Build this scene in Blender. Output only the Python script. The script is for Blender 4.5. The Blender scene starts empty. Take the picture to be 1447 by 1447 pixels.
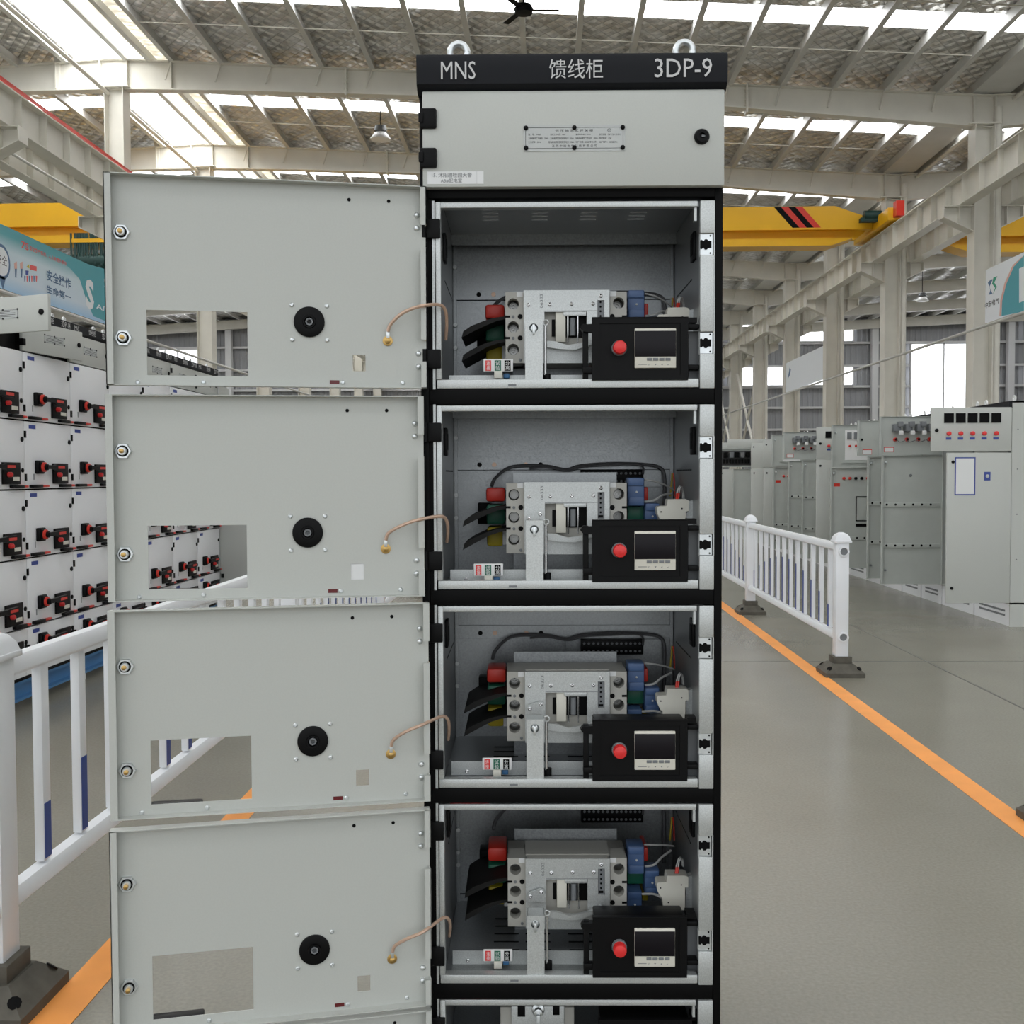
import bpy, bmesh, math, random
from mathutils import Matrix, Vector
random.seed(7)
S = bpy.context.scene
COL = S.collection
PI = math.pi
def rad(a): return math.radians(a)

# ---------------------------------------------------------------- camera, sky, exposure
FPX = 1480.0; CPX = 723.5
CAMPOS = Vector((0, 0, 1.36))
CAMROT = Matrix.Rotation(rad(1.877), 3, 'Z') @ Matrix.Rotation(rad(90 - 1.993), 3, 'X') @ Matrix.Rotation(rad(-.22), 3, 'Z')
cd = bpy.data.cameras.new('camera'); cam = bpy.data.objects.new('camera', cd); COL.objects.link(cam)
cam.matrix_world = Matrix.Translation(CAMPOS) @ CAMROT.to_4x4()
cd.sensor_width = 36; cd.lens = 36 * FPX / 1447; cd.clip_start = .05; cd.clip_end = 300
S.camera = cam
W = bpy.data.worlds.new('sky'); S.world = W; W.use_nodes = True
bg = W.node_tree.nodes['Background']; bg.inputs[0].default_value = (.93, .97, 1, 1); bg.inputs[1].default_value = 1.35
S.view_settings.view_transform = 'Standard'; S.view_settings.look = 'None'
S.view_settings.gamma = 1; S.view_settings.use_curve_mapping = False; S.view_settings.exposure = 0.0
SKY_E = 8.0

# ---------------------------------------------------------------- materials
MAT = {}
def mat(name, col, rough=.5, metal=0., noise=0., scale=40., bump=0., emit=0., spec=None, rnoise=0., stretch=None):
    m = bpy.data.materials.new(name); m.use_nodes = True; nt = m.node_tree; b = nt.nodes['Principled BSDF']
    b.inputs['Base Color'].default_value = (*col, 1); b.inputs['Roughness'].default_value = rough; b.inputs['Metallic'].default_value = metal
    if spec is not None: b.inputs['Specular IOR Level'].default_value = spec
    if noise or bump or rnoise:
        tc = nt.nodes.new('ShaderNodeTexCoord'); n = nt.nodes.new('ShaderNodeTexNoise'); n.inputs['Scale'].default_value = scale; n.inputs['Detail'].default_value = 4
        src = tc.outputs['Object']
        if stretch:
            mp = nt.nodes.new('ShaderNodeMapping'); mp.inputs['Scale'].default_value = stretch; nt.links.new(src, mp.inputs[0]); src = mp.outputs[0]
        nt.links.new(src, n.inputs['Vector'])
        if noise:
            r = nt.nodes.new('ShaderNodeMapRange'); r.inputs[1].default_value = .3; r.inputs[2].default_value = .7; r.inputs[3].default_value = 1 - noise; r.inputs[4].default_value = 1 + noise
            nt.links.new(n.outputs[0], r.inputs[0])
            mx = nt.nodes.new('ShaderNodeVectorMath'); mx.operation = 'SCALE'; mx.inputs[0].default_value = col
            nt.links.new(r.outputs[0], mx.inputs['Scale']); nt.links.new(mx.outputs[0], b.inputs['Base Color'])
        if rnoise:
            r = nt.nodes.new('ShaderNodeMapRange'); r.inputs[1].default_value = .3; r.inputs[2].default_value = .7; r.inputs[3].default_value = rough - rnoise; r.inputs[4].default_value = rough + rnoise
            nt.links.new(n.outputs[0], r.inputs[0]); nt.links.new(r.outputs[0], b.inputs['Roughness'])
        if bump:
            bp = nt.nodes.new('ShaderNodeBump'); bp.inputs['Strength'].default_value = bump; bp.inputs['Distance'].default_value = .002
            nt.links.new(n.outputs[0], bp.inputs['Height']); nt.links.new(bp.outputs[0], b.inputs['Normal'])
    if emit:
        b.inputs['Emission Color'].default_value = (*col, 1); b.inputs['Emission Strength'].default_value = emit
    MAT[name] = m; return m
GREY = mat('grey_powder_coat', (.525, .54, .51), .42, noise=.02, scale=300, bump=.04)
GREY2 = mat('pale_and_lit_grey_coat', (.84, .85, .87), .38, noise=.02, scale=200)  # strong light on left unit doors put into colour; plain pale for right plinths
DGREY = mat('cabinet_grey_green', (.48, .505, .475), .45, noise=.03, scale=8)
BLACK = mat('black_paint', (.0028, .0028, .003), .5, spec=.1)
CHAR = mat('charcoal_fascia', (.008, .009, .012), .5, spec=.2)
BPLAST = mat('black_plastic', (.004, .004, .0044), .42, spec=.14)
RUBBER = mat('black_insulation', (.010, .0095, .009), .6, spec=.25)
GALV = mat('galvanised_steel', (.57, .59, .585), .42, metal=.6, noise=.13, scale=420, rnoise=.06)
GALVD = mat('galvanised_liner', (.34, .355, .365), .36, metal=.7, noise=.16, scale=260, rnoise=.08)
ZINC = mat('bright_zinc', (.72, .75, .76), .28, metal=.85, noise=.06, scale=60)
STEEL = mat('bright_steel', (.62, .62, .62), .25, metal=1.)
BRASS = mat('brass', (.55, .36, .13), .35, metal=1.)
COPPER = mat('copper_cable_clear_sheath', (.58, .40, .30), .3, metal=.35)
BEIGE = mat('breaker_beige', (.46, .45, .41), .5)
CREAMW = mat('ivory_plastic', (.70, .68, .60), .45)
WHITE = mat('white_plastic', (.80, .80, .79), .4)
PAPER = mat('white_paper', (.78, .79, .79), .6)
RED = mat('red_plastic', (.66, .035, .02), .4)
REDB = mat('red_button', (.75, .03, .03), .3)
GREEN = mat('green_plastic', (.01, .13, .075), .45)
YELLOW = mat('yellow_plastic', (.55, .43, .02), .45)
BLUE = mat('blue_transformer', (.075, .14, .30), .4)
LBLUE = mat('blue_label', (.04, .07, .32), .5)
SCREEN = mat('dark_screen', (.006, .0045, .007), .3, spec=.2)
DRED = mat('dark_red_window', (.12, .008, .01), .25)
GREYP = mat('grey_plastic', (.18, .19, .20), .5)
LET = mat('silver_lettering', (.62, .62, .62), .5)
INK = mat('black_ink', (.03, .03, .03), .7)
WIRE = mat('white_wire', (.58, .58, .56), .5)
GWIRE = mat('grey_wire', (.11, .11, .115), .5)
CREAM = mat('cream_steel_paint', (.72, .695, .625), .45, noise=.05, scale=2)
CREAMD = mat('grey_cream_paint', (.58, .575, .55), .5, noise=.05, scale=2)
CRANE = mat('crane_yellow', (.78, .42, .008), .4, noise=.03, scale=2)
ORANGE = mat('orange_floor_paint', (.93, .36, .075), .5, noise=.06, scale=6)
PVC = mat('white_pvc', (.80, .82, .85), .3)
PVCB = mat('blue_reflective', (.01, .05, .27), .35)
BASEB = mat('rubber_base_brown', (.085, .078, .062), .7, noise=.2, scale=20, bump=.3)
CHAN = mat('blue_channel', (.06, .20, .42), .45)
TEAL = mat('teal_cable', (.003, .035, .03), .55)
SKYL = mat('skylight_sheet', (.96, .98, 1.0), .5, emit=SKY_E)
FOILGLOW = mat('foil_glow_sheet', (1.0, .95, .80), .5, emit=.95)  # glow stands in for light falling on the roof foil; no skylight here
WINL = mat('bright_window_glass', (.93, .95, 1.0), .3, emit=2.6)
def crinkle(m):  # varies the painted glow like crinkled foil catching light
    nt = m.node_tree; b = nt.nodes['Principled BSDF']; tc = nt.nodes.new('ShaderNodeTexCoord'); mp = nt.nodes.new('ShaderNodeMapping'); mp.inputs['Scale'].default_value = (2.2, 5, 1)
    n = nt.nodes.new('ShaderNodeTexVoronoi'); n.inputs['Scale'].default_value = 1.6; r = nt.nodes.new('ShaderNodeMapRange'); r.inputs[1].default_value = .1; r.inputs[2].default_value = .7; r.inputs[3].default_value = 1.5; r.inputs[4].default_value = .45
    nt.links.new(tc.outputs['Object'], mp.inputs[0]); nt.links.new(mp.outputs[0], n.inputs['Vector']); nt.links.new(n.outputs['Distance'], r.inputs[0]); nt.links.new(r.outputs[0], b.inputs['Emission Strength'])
crinkle(FOILGLOW)
DARKIN = mat('dark_interior', (.05, .05, .052), .6)
WALLM = mat('wall_sheet_grey', (.30, .305, .315), .55, noise=.05, scale=.6)
GIRT = mat('girt_paint', (.60, .60, .60), .5)
NAVY = mat('banner_navy', (.09, .17, .30), .6)
BANW = mat('banner_white', (.80, .83, .86), .5)
BANR = mat('banner_red', (.75, .12, .12), .6)
BANT = mat('banner_teal', (.09, .36, .42), .6)
BANP = mat('banner_pink', (.72, .42, .36), .6)

def floor_material():
    m = bpy.data.materials.new('polished_concrete'); m.use_nodes = True; nt = m.node_tree; b = nt.nodes['Principled BSDF']; L = nt.links.new
    tc = nt.nodes.new('ShaderNodeTexCoord')
    def nz(sc, det, dist=0.):
        n = nt.nodes.new('ShaderNodeTexNoise'); n.inputs['Scale'].default_value = sc; n.inputs['Detail'].default_value = det; n.inputs['Distortion'].default_value = dist
        L(tc.outputs['Object'], n.inputs['Vector']); return n
    a = nz(.9, 4, .2); c = nz(90, 3); s = nz(1.6, 5, .4)
    r = nt.nodes.new('ShaderNodeValToRGB'); r.color_ramp.elements[0].position = .3; r.color_ramp.elements[0].color = (.215, .203, .162, 1); r.color_ramp.elements[1].position = .7; r.color_ramp.elements[1].color = (.245, .232, .188, 1)
    L(a.outputs[0], r.inputs[0])
    r2 = nt.nodes.new('ShaderNodeMapRange'); r2.inputs[1].default_value = .3; r2.inputs[2].default_value = .75; r2.inputs[3].default_value = .9; r2.inputs[4].default_value = 1.1; L(c.outputs[0], r2.inputs[0])
    r3 = nt.nodes.new('ShaderNodeMapRange'); r3.inputs[1].default_value = .2; r3.inputs[2].default_value = .45; r3.inputs[3].default_value = .97; r3.inputs[4].default_value = 1.; L(s.outputs[0], r3.inputs[0])
    mu = nt.nodes.new('ShaderNodeMath'); mu.operation = 'MULTIPLY'; L(r2.outputs[0], mu.inputs[0]); L(r3.outputs[0], mu.inputs[1])
    v = nt.nodes.new('ShaderNodeVectorMath'); v.operation = 'SCALE'; L(r.outputs[0], v.inputs[0]); L(mu.outputs[0], v.inputs['Scale']); L(v.outputs[0], b.inputs['Base Color'])
    r4 = nt.nodes.new('ShaderNodeMapRange'); r4.inputs[1].default_value = .3; r4.inputs[2].default_value = .7; r4.inputs[3].default_value = .21; r4.inputs[4].default_value = .25; L(a.outputs[0], r4.inputs[0]); L(r4.outputs[0], b.inputs['Roughness'])
    return m
def foil_material():
    m = bpy.data.materials.new('foil_insulation_with_mesh'); m.use_nodes = True; nt = m.node_tree; b = nt.nodes['Principled BSDF']; L = nt.links.new
    tc = nt.nodes.new('ShaderNodeTexCoord'); sp = nt.nodes.new('ShaderNodeSeparateXYZ'); L(tc.outputs['Object'], sp.inputs[0])
    def mth(op, a, bb=None, c=None):
        n = nt.nodes.new('ShaderNodeMath'); n.operation = op
        for i, v in enumerate((a, bb, c)):
            if v is None: continue
            if isinstance(v, (int, float)): n.inputs[i].default_value = v
            else: L(v, n.inputs[i])
        return n.outputs[0]
    def tri(v): return mth('ABSOLUTE', mth('SUBTRACT', mth('FRACT', mth('MULTIPLY', v, 3.1)), .5))
    x, y = sp.outputs[0], sp.outputs[1]
    d1 = tri(mth('ADD', x, mth('MULTIPLY', y, .8))); d2 = tri(mth('SUBTRACT', x, mth('MULTIPLY', y, .8)))
    line = mth('MINIMUM', d1, d2)
    n = nt.nodes.new('ShaderNodeTexNoise'); n.inputs['Scale'].default_value = 2.2; n.inputs['Detail'].default_value = 5; L(tc.outputs['Object'], n.inputs['Vector'])
    msk = nt.nodes.new('ShaderNodeMapRange'); msk.inputs[1].default_value = .02; msk.inputs[2].default_value = .07; msk.inputs[3].default_value = .62; msk.inputs[4].default_value = 1.; L(line, msk.inputs[0])
    r = nt.nodes.new('ShaderNodeValToRGB'); r.color_ramp.elements[0].position = .3; r.color_ramp.elements[0].color = (.55, .52, .47, 1); r.color_ramp.elements[1].position = .7; r.color_ramp.elements[1].color = (.86, .86, .86, 1); L(n.outputs[0], r.inputs[0])
    v = nt.nodes.new('ShaderNodeVectorMath'); v.operation = 'SCALE'; L(r.outputs[0], v.inputs[0]); L(msk.outputs[0], v.inputs['Scale']); L(v.outputs[0], b.inputs['Base Color'])
    b.inputs['Metallic'].default_value = .75; b.inputs['Roughness'].default_value = .30
    h = mth('ADD', mth('MULTIPLY', mth('MULTIPLY', d1, d2), 3.), mth('MULTIPLY', n.outputs[0], 1.6))
    bp = nt.nodes.new('ShaderNodeBump'); bp.inputs['Strength'].default_value = .9; bp.inputs['Distance'].default_value = .12; L(h, bp.inputs['Height']); L(bp.outputs[0], b.inputs['Normal'])
    return m
def banner_material(name, dirsign, y0, y1, z0, z1):
    # printed sheet: teal at the top and far end fading to pale blue
    m = bpy.data.materials.new(name); m.use_nodes = True; nt = m.node_tree; b = nt.nodes['Principled BSDF']; L = nt.links.new
    tc = nt.nodes.new('ShaderNodeTexCoord'); sp = nt.nodes.new('ShaderNodeSeparateXYZ'); L(tc.outputs['Object'], sp.inputs[0])
    r = nt.nodes.new('ShaderNodeMapRange'); r.inputs[1].default_value = z0; r.inputs[2].default_value = z1; L(sp.outputs[2], r.inputs[0])
    c = nt.nodes.new('ShaderNodeValToRGB'); e = c.color_ramp.elements
    e[0].position = 0; e[0].color = (.36, .58, .80, 1); e[1].position = 1; e[1].color = (.075, .34, .39, 1)
    k = e.new(.22); k.color = (.62, .72, .82, 1); k = e.new(.62); k.color = (.58, .70, .76, 1); k = e.new(.86); k.color = (.10, .38, .43, 1)
    L(r.outputs[0], c.inputs[0]); L(c.outputs[0], b.inputs['Base Color']); b.inputs['Roughness'].default_value = .5
    return m
FLOORM = floor_material(); FOIL = foil_material()

# ---------------------------------------------------------------- mesh builder
class MB:
    def __init__(s): s.v = []; s.f = []; s.s = []
    def add(s, vs, fs, smooth=False):
        o = len(s.v); s.v += [tuple(p) for p in vs]; s.f += [tuple(i + o for i in f) for f in fs]
        s.s += [smooth] * len(fs) if isinstance(smooth, bool) else smooth
        return s
    def box(s, x0, x1, y0, y1, z0, z1, b=0):
        if x0 > x1: x0, x1 = x1, x0
        if y0 > y1: y0, y1 = y1, y0
        if z0 > z1: z0, z1 = z1, z0
        vs = [(x, y, z) for x in (x0, x1) for y in (y0, y1) for z in (z0, z1)]
        fs = [(0, 1, 3, 2), (4, 6, 7, 5), (0, 4, 5, 1), (2, 3, 7, 6), (0, 2, 6, 4), (1, 5, 7, 3)]
        if b <= 0: return s.add(vs, fs)
        b = min(b, (x1 - x0) * .45, (y1 - y0) * .45, (z1 - z0) * .45)
        bm = bmesh.new(); bv = [bm.verts.new(p) for p in vs]
        for f in fs: bm.faces.new([bv[i] for i in f])
        bmesh.ops.bevel(bm, geom=bm.edges[:], offset=b, segments=2, profile=.5, affect='EDGES')
        bm.verts.index_update(); s.add([v.co[:] for v in bm.verts], [[v.index for v in f.verts] for f in bm.faces]); bm.free(); return s
    def cyl(s, p0, p1, r0, r1=None, n=16, cap=True):
        r1 = r0 if r1 is None else r1; p0 = Vector(p0); p1 = Vector(p1); d = (p1 - p0).normalized()
        a = d.orthogonal().normalized(); c = d.cross(a); vs = []
        for p, r in ((p0, r0), (p1, r1)):
            vs += [p + (a * math.cos(2 * PI * i / n) + c * math.sin(2 * PI * i / n)) * r for i in range(n)]
        fs = [(i, (i + 1) % n, n + (i + 1) % n, n + i) for i in range(n)]; sm = [True] * n
        if cap: fs += [tuple(range(n - 1, -1, -1)), tuple(range(n, 2 * n))]; sm += [False, False]
        return s.add(vs, fs, sm)
    def tube(s, pts, r, n=8, sub=6):
        P = [Vector(p) for p in pts]
        if sub > 1 and len(P) > 2:
            Q = []
            for i in range(len(P) - 1):
                a, b, c, d = P[max(i - 1, 0)], P[i], P[i + 1], P[min(i + 2, len(P) - 1)]
                for k in range(sub):
                    t = k / sub; Q.append(.5 * (2 * b + (c - a) * t + (2 * a - 5 * b + 4 * c - d) * t * t + (3 * b - a - 3 * c + d) * t ** 3))
            Q.append(P[-1]); P = Q
        up = None; vs = []
        for i, p in enumerate(P):
            d = (P[min(i + 1, len(P) - 1)] - P[max(i - 1, 0)]).normalized()
            a = d.orthogonal().normalized() if up is None else (up - d * up.dot(d)).normalized(); up = a; c = d.cross(a)
            vs += [p + (a * math.cos(2 * PI * k / n) + c * math.sin(2 * PI * k / n)) * r for k in range(n)]
        fs = [(i * n + k, i * n + (k + 1) % n, (i + 1) * n + (k + 1) % n, (i + 1) * n + k) for i in range(len(P) - 1) for k in range(n)]; sm = [True] * len(fs)
        m = (len(P) - 1) * n; fs += [tuple(range(n - 1, -1, -1)), tuple(range(m, m + n))]; sm += [False, False]
        return s.add(vs, fs, sm)
    def prism(s, poly, d0, d1, plane='xz'):
        n = len(poly)
        mp = {'xz': lambda a, b, d: (a, d, b), 'xy': lambda a, b, d: (a, b, d), 'yz': lambda a, b, d: (d, a, b)}[plane]
        vs = [mp(a, b, d0) for a, b in poly] + [mp(a, b, d1) for a, b in poly]
        fs = [(i, (i + 1) % n, n + (i + 1) % n, n + i) for i in range(n)] + [tuple(range(n - 1, -1, -1)), tuple(range(n, 2 * n))]
        return s.add(vs, fs)
    def lathe(s, prof, c, axis='z', n=20):
        c = Vector(c); ax = {'z': ((1, 0, 0), (0, 1, 0), (0, 0, 1)), 'y': ((1, 0, 0), (0, 0, 1), (0, 1, 0)), 'x': ((0, 1, 0), (0, 0, 1), (1, 0, 0))}[axis]
        A, B, D = (Vector(q) for q in ax); vs = []
        for r, h in prof: vs += [c + (A * math.cos(2 * PI * i / n) + B * math.sin(2 * PI * i / n)) * r + D * h for i in range(n)]
        fs = [(k * n + i, k * n + (i + 1) % n, (k + 1) * n + (i + 1) % n, (k + 1) * n + i) for k in range(len(prof) - 1) for i in range(n)]; sm = [True] * len(fs)
        m = (len(prof) - 1) * n; fs += [tuple(range(n - 1, -1, -1)), tuple(range(m, m + n))]; sm += [False, False]
        return s.add(vs, fs, sm)
    def plate(s, x0, x1, z0, z1, y0, y1, holes=()):
        # flat plate in xz with rectangular holes
        xs = sorted({x0, x1, *[h[0] for h in holes], *[h[1] for h in holes]}); zs = sorted({z0, z1, *[h[2] for h in holes], *[h[3] for h in holes]})
        def solid(i, j):
            if i < 0 or j < 0 or i >= len(xs) - 1 or j >= len(zs) - 1: return False
            cx = (xs[i] + xs[i + 1]) / 2; cz = (zs[j] + zs[j + 1]) / 2
            return not any(h[0] < cx < h[1] and h[2] < cz < h[3] for h in holes)
        for i in range(len(xs) - 1):
            for j in range(len(zs) - 1):
                if not solid(i, j): continue
                a, b, c, d = xs[i], xs[i + 1], zs[j], zs[j + 1]
                s.add([(a, y0, c), (b, y0, c), (b, y0, d), (a, y0, d)], [(0, 1, 2, 3)]); s.add([(a, y1, c), (b, y1, c), (b, y1, d), (a, y1, d)], [(3, 2, 1, 0)])
                if not solid(i - 1, j): s.add([(a, y0, c), (a, y0, d), (a, y1, d), (a, y1, c)], [(0, 1, 2, 3)])
                if not solid(i + 1, j): s.add([(b, y0, c), (b, y1, c), (b, y1, d), (b, y0, d)], [(0, 1, 2, 3)])
                if not solid(i, j - 1): s.add([(a, y0, c), (a, y1, c), (b, y1, c), (b, y0, c)], [(0, 1, 2, 3)])
                if not solid(i, j + 1): s.add([(a, y0, d), (b, y0, d), (b, y1, d), (a, y1, d)], [(0, 1, 2, 3)])
        return s
    def holecell(s, x0, x1, z0, z1, y0, y1, cx, cz, r, n=24):
        # rectangular block with a round through hole
        ang = sorted({2 * PI * i / n for i in range(n)} | {math.atan2(z - cz, x - cx) % (2 * PI) for x in (x0, x1) for z in (z0, z1)})
        out = []
        for a in ang:
            c, d = math.cos(a), math.sin(a); t = 1e9
            if c > 1e-9: t = min(t, (x1 - cx) / c)
            if c < -1e-9: t = min(t, (x0 - cx) / c)
            if d > 1e-9: t = min(t, (z1 - cz) / d)
            if d < -1e-9: t = min(t, (z0 - cz) / d)
            out.append((cx + c * t, cz + d * t))
        m = len(ang); inn = [(cx + r * math.cos(a), cz + r * math.sin(a)) for a in ang]
        vs = [(a, y0, b) for a, b in out] + [(a, y0, b) for a, b in inn] + [(a, y1, b) for a, b in inn] + [(a, y1, b) for a, b in out]
        fs = []; sm = []
        for i in range(m):
            j = (i + 1) % m
            for k in range(4):
                kk = (k + 1) % 4
                fs.append((k * m + i, k * m + j, kk * m + j, kk * m + i)); sm.append(k == 1)
        return s.add(vs, fs, sm)
    def mesh(s, name, m):
        me = bpy.data.meshes.new(name); me.from_pydata(s.v, [], s.f); me.polygons.foreach_set('use_smooth', s.s)
        if m is not None: me.materials.append(m)
        bm = bmesh.new(); bm.from_mesh(me); bmesh.ops.recalc_face_normals(bm, faces=bm.faces[:]); bm.to_mesh(me); bm.free()
        me.set_sharp_from_angle(angle=rad(38)); me.update(); return me
    def build(s, name, m, parent=None, loc=(0, 0, 0), rot=None):
        return put(name, s.mesh(name, m), parent, loc, rot)
def put(name, me, parent=None, loc=(0, 0, 0), rot=None):
    o = bpy.data.objects.new(name, me); COL.objects.link(o); o.parent = parent; o.location = loc
    if rot: o.rotation_euler = rot
    return o
def tag(o, label, cat, group=None):
    o['label'] = label; o['category'] = cat
    if group: o['group'] = group
    return o
def thing(name, label, cat, loc=(0, 0, 0), rotz=0., group=None):
    o = bpy.data.objects.new(name, None); COL.objects.link(o); o.location = loc; o.rotation_euler = (0, 0, rotz); o.empty_display_size = .1
    return tag(o, label, cat, group)
def struct(o): o['kind'] = 'structure'; return o
def box(name, m, parent, x0, x1, y0, y1, z0, z1, b=0): return MB().box(x0, x1, y0, y1, z0, z1, b).build(name, m, parent)
def copy_tree(o, parent=None):
    c = o.copy(); COL.objects.link(c); c.parent = parent
    for ch in KIDS(o): copy_tree(ch, c)
    return c
def KIDS(o): return list(o.children)
FONTC = {}
def text(body, m, parent, w, h, loc, rot=(PI / 2, 0, 0), name='lettering', ext=.0004, bold=0.):
    """lettering scaled to w x h with its centre at loc"""
    key = (body, m.name, round(w, 4), round(h, 4), bold)
    if key not in FONTC:
        c = bpy.data.curves.new('t', 'FONT'); c.body = body; c.align_x = 'CENTER'; c.size = 1; c.offset = bold; c.resolution_u = 2
        t = bpy.data.objects.new('t', c); COL.objects.link(t); dg = bpy.context.evaluated_depsgraph_get(); dg.update()
        me = bpy.data.meshes.new_from_object(t.evaluated_get(dg)); bpy.data.objects.remove(t); bpy.data.curves.remove(c)
        xs = [v.co.x for v in me.vertices]; ys = [v.co.y for v in me.vertices]
        x0, x1, y0, y1 = min(xs), max(xs), min(ys), max(ys)
        for v in me.vertices: v.co.x = (v.co.x - (x0 + x1) / 2) * w / (x1 - x0); v.co.y = (v.co.y - (y0 + y1) / 2) * h / (y1 - y0); v.co.z = ext
        me.materials.clear(); me.materials.append(m); me.name = 'lettering'; FONTC[key] = me
    return put(name, FONTC[key], parent, loc, rot)
# camera geometry: points of the photograph on the planes of the real objects
def ray(x, y): return CAMROT @ Vector(((x - CPX) / FPX, -(y - CPX) / FPX, -1))
def onplane(x, y, p0, n):
    d = ray(x, y); t = (Vector(p0) - CAMPOS).dot(n) / d.dot(n); return CAMPOS + d * t
CABO = Vector((.0510, 2.0957, 0)); CABR = rad(1.35); CABM = Matrix.Rotation(CABR, 3, 'Z')
def cl(x, y, d=0.):
    """pixel -> (x, z) in cabinet coordinates on the plane at depth d behind the front"""
    p = onplane(x, y, CABO + CABM @ Vector((0, d, 0)), CABM @ Vector((0, 1, 0))); q = CABM.transposed() @ (p - CABO); return q.x, q.z

# ================================================================ the hall
RIDGE = -9.6; VALLEY = 9.66
def zr(X):
    if X < RIDGE: return 10.66 + .050 * (X - RIDGE)
    if X <= VALLEY: return 10.66 - .057 * (X - RIDGE)
    return 9.562 + .05 * (X - VALLEY)
struct(MB().box(-30, 30, -30, 61, -.2, 0).build('floor', FLOORM))
flo = bpy.data.objects['floor']
JOINT = mat('floor_joint', (.10, .095, .085), .6)
for Y in (7.65, 13.65): box('saw_cut_joint', JOINT, flo, -9, 9, Y, Y + .012, -.001, .0008)
box('saw_cut_joint', JOINT, flo, 2.75, 2.762, 2, 40, -.001, .0008)
tag(box('floor_stripe', ORANGE, None, 1.78, 1.885, -3, 45, .0005, .002), 'orange line painted on the floor right of the open cabinet', 'floor line', 'orange aisle lines')
tag(box('floor_stripe', ORANGE, None, -1.29, -1.185, -3, 45, .0005, .002), 'orange line painted on the floor left of the open cabinet', 'floor line', 'orange aisle lines')

BAYS = [23.4 + 6 * k for k in range(-5, 7)]                       # frame lines along the hall
Y0, Y1 = -7.0, 60.0
spans = [(-29, -10.6), (-8.4, 9.3), (10.0, 29)]
dk = MB()
def sheet(mb, xa, xb, ya, yb, th=.03, dz=.2):
    za, zb = zr(xa) + dz, zr(xb) + dz
    mb.add([(xa, ya, za), (xb, ya, zb), (xb, yb, zb), (xa, yb, za), (xa, ya, za + th), (xb, ya, zb + th), (xb, yb, zb + th), (xa, yb, za + th)],
           [(0, 1, 2, 3), (7, 6, 5, 4), (0, 4, 5, 1), (1, 5, 6, 2), (2, 6, 7, 3), (3, 7, 4, 0)]); return mb
cuts = [Y0]
mids = [b + 2.88 for b in BAYS if b + 3 < Y1 - 1]
for m_ in mids: cuts += [m_ - .37, m_ + .37]
cuts.append(Y1)
for xa, xb in spans:
    for i in range(0, len(cuts) - 1, 2): sheet(dk, xa, xb, cuts[i], cuts[i + 1])
ceil = struct(dk.build('ceiling', FOIL))
for xa, xb in spans:
    for m_ in mids: sheet(MB(), xa, xb, m_ - .37, m_ + .37, .01, .21).build('skylight_panel', SKYL, ceil)
sheet(MB(), -10.6, -9.6, Y0, Y1, .01, .21).build('ridge_skylight', SKYL, ceil)
sheet(MB(), -9.6, -9.2, Y0, Y1, .01, .21).build('ridge_skylight', SKYL, ceil)
sheet(MB(), -9.2, -8.4, Y0, Y1, .01, .21).build('foil_glow', FOILGLOW, ceil)  # roof foil beside the ridge skylight, its lit look painted as emission
px_ = [-9.35, -8.82] + [-8.3 + 1.12 * i for i in range(16)]
px_ += [-10.7 - 1.12 * i for i in range(16)] + [10.3 + 1.12 * i for i in range(16)]
pm = MB().box(-.035, .035, Y0, Y1, -.02, .19).box(.035, .075, Y0, Y1, -.02, 0).mesh('purlin', CREAMD)
for X in px_: put('purlin', pm, ceil, (X, 0, zr(X)))
for m_ in mids[3:]:
    for s_ in (-1.1, 1.1): MB().cyl((-8.3, m_ + s_, zr(-8.3) + .03), (8.5, m_ + s_, zr(8.5) + .03), .012, n=6).build('sag_rod', CREAM, ceil)
def beam(mb, pts, Y, half=.12, t=.02):
    """tapered I beam across the hall: pts = (X, ztop, zbot)"""
    for (xa, ta, ba), (xb, tb, bb) in zip(pts, pts[1:]):
        mb.add([(xa, Y - .008, ba), (xb, Y - .008, bb), (xb, Y - .008, tb), (xa, Y - .008, ta), (xa, Y + .008, ba), (xb, Y + .008, bb), (xb, Y + .008, tb), (xa, Y + .008, ta)],
               [(0, 1, 2, 3), (7, 6, 5, 4), (0, 4, 5, 1), (3, 2, 6, 7)])
        for za, zb, q in ((ta, tb, -t), (ba, bb, t)):
            mb.add([(xa, Y - half, za), (xb, Y - half, zb), (xb, Y + half, zb), (xa, Y + half, za), (xa, Y - half, za + q), (xb, Y - half, zb + q), (xb, Y + half, zb + q), (xa, Y + half, za + q)],
                   [(0, 1, 2, 3), (7, 6, 5, 4), (0, 4, 5, 1), (1, 5, 6, 2), (2, 6, 7, 3), (3, 7, 4, 0)])
rf = MB(); pts = []
for X, d in ((-29, .6), (-17, .5), (-12, .58), (-9.6, .68), (-7, .6), (-2, .53), (3.5, .48), (9.66, .70), (14, .52), (20, .5), (29, .6)): pts.append((X, zr(X), zr(X) - d))
beam(rf, pts, 0)
for X in (-10.9, -9.9, -9.3, -8.3, 9.3, 9.75):
    rf.box(X - .012, X + .012, -.11, .11, zr(X) - .58, zr(X) - .01)
for X in px_[2:18]: rf.cyl((X, -.05, zr(X) + .02), (X - .12, -.115, zr(X) - .42), .022, n=6)
for X in (-4.4, 4.4):
    rf.box(X - .02, X + .02, -.13, .13, zr(X) - .6, zr(X) + .02)
    for dz in (.08, .2, .32, .44): rf.cyl((X - .05, -.07, zr(X) - dz), (X + .05, -.07, zr(X) - dz), .016, n=6)
rfm = rf.mesh('rafter', CREAM)
for Y in BAYS: put('rafter', rfm, ceil, (0, Y, 0))
for Y in BAYS[4:]: box('ridge_post', CREAM, ceil, -10.95, -10.82, Y - .06, Y + .06, zr(-10.9) - .6, zr(-10.9) + .19)
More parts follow.
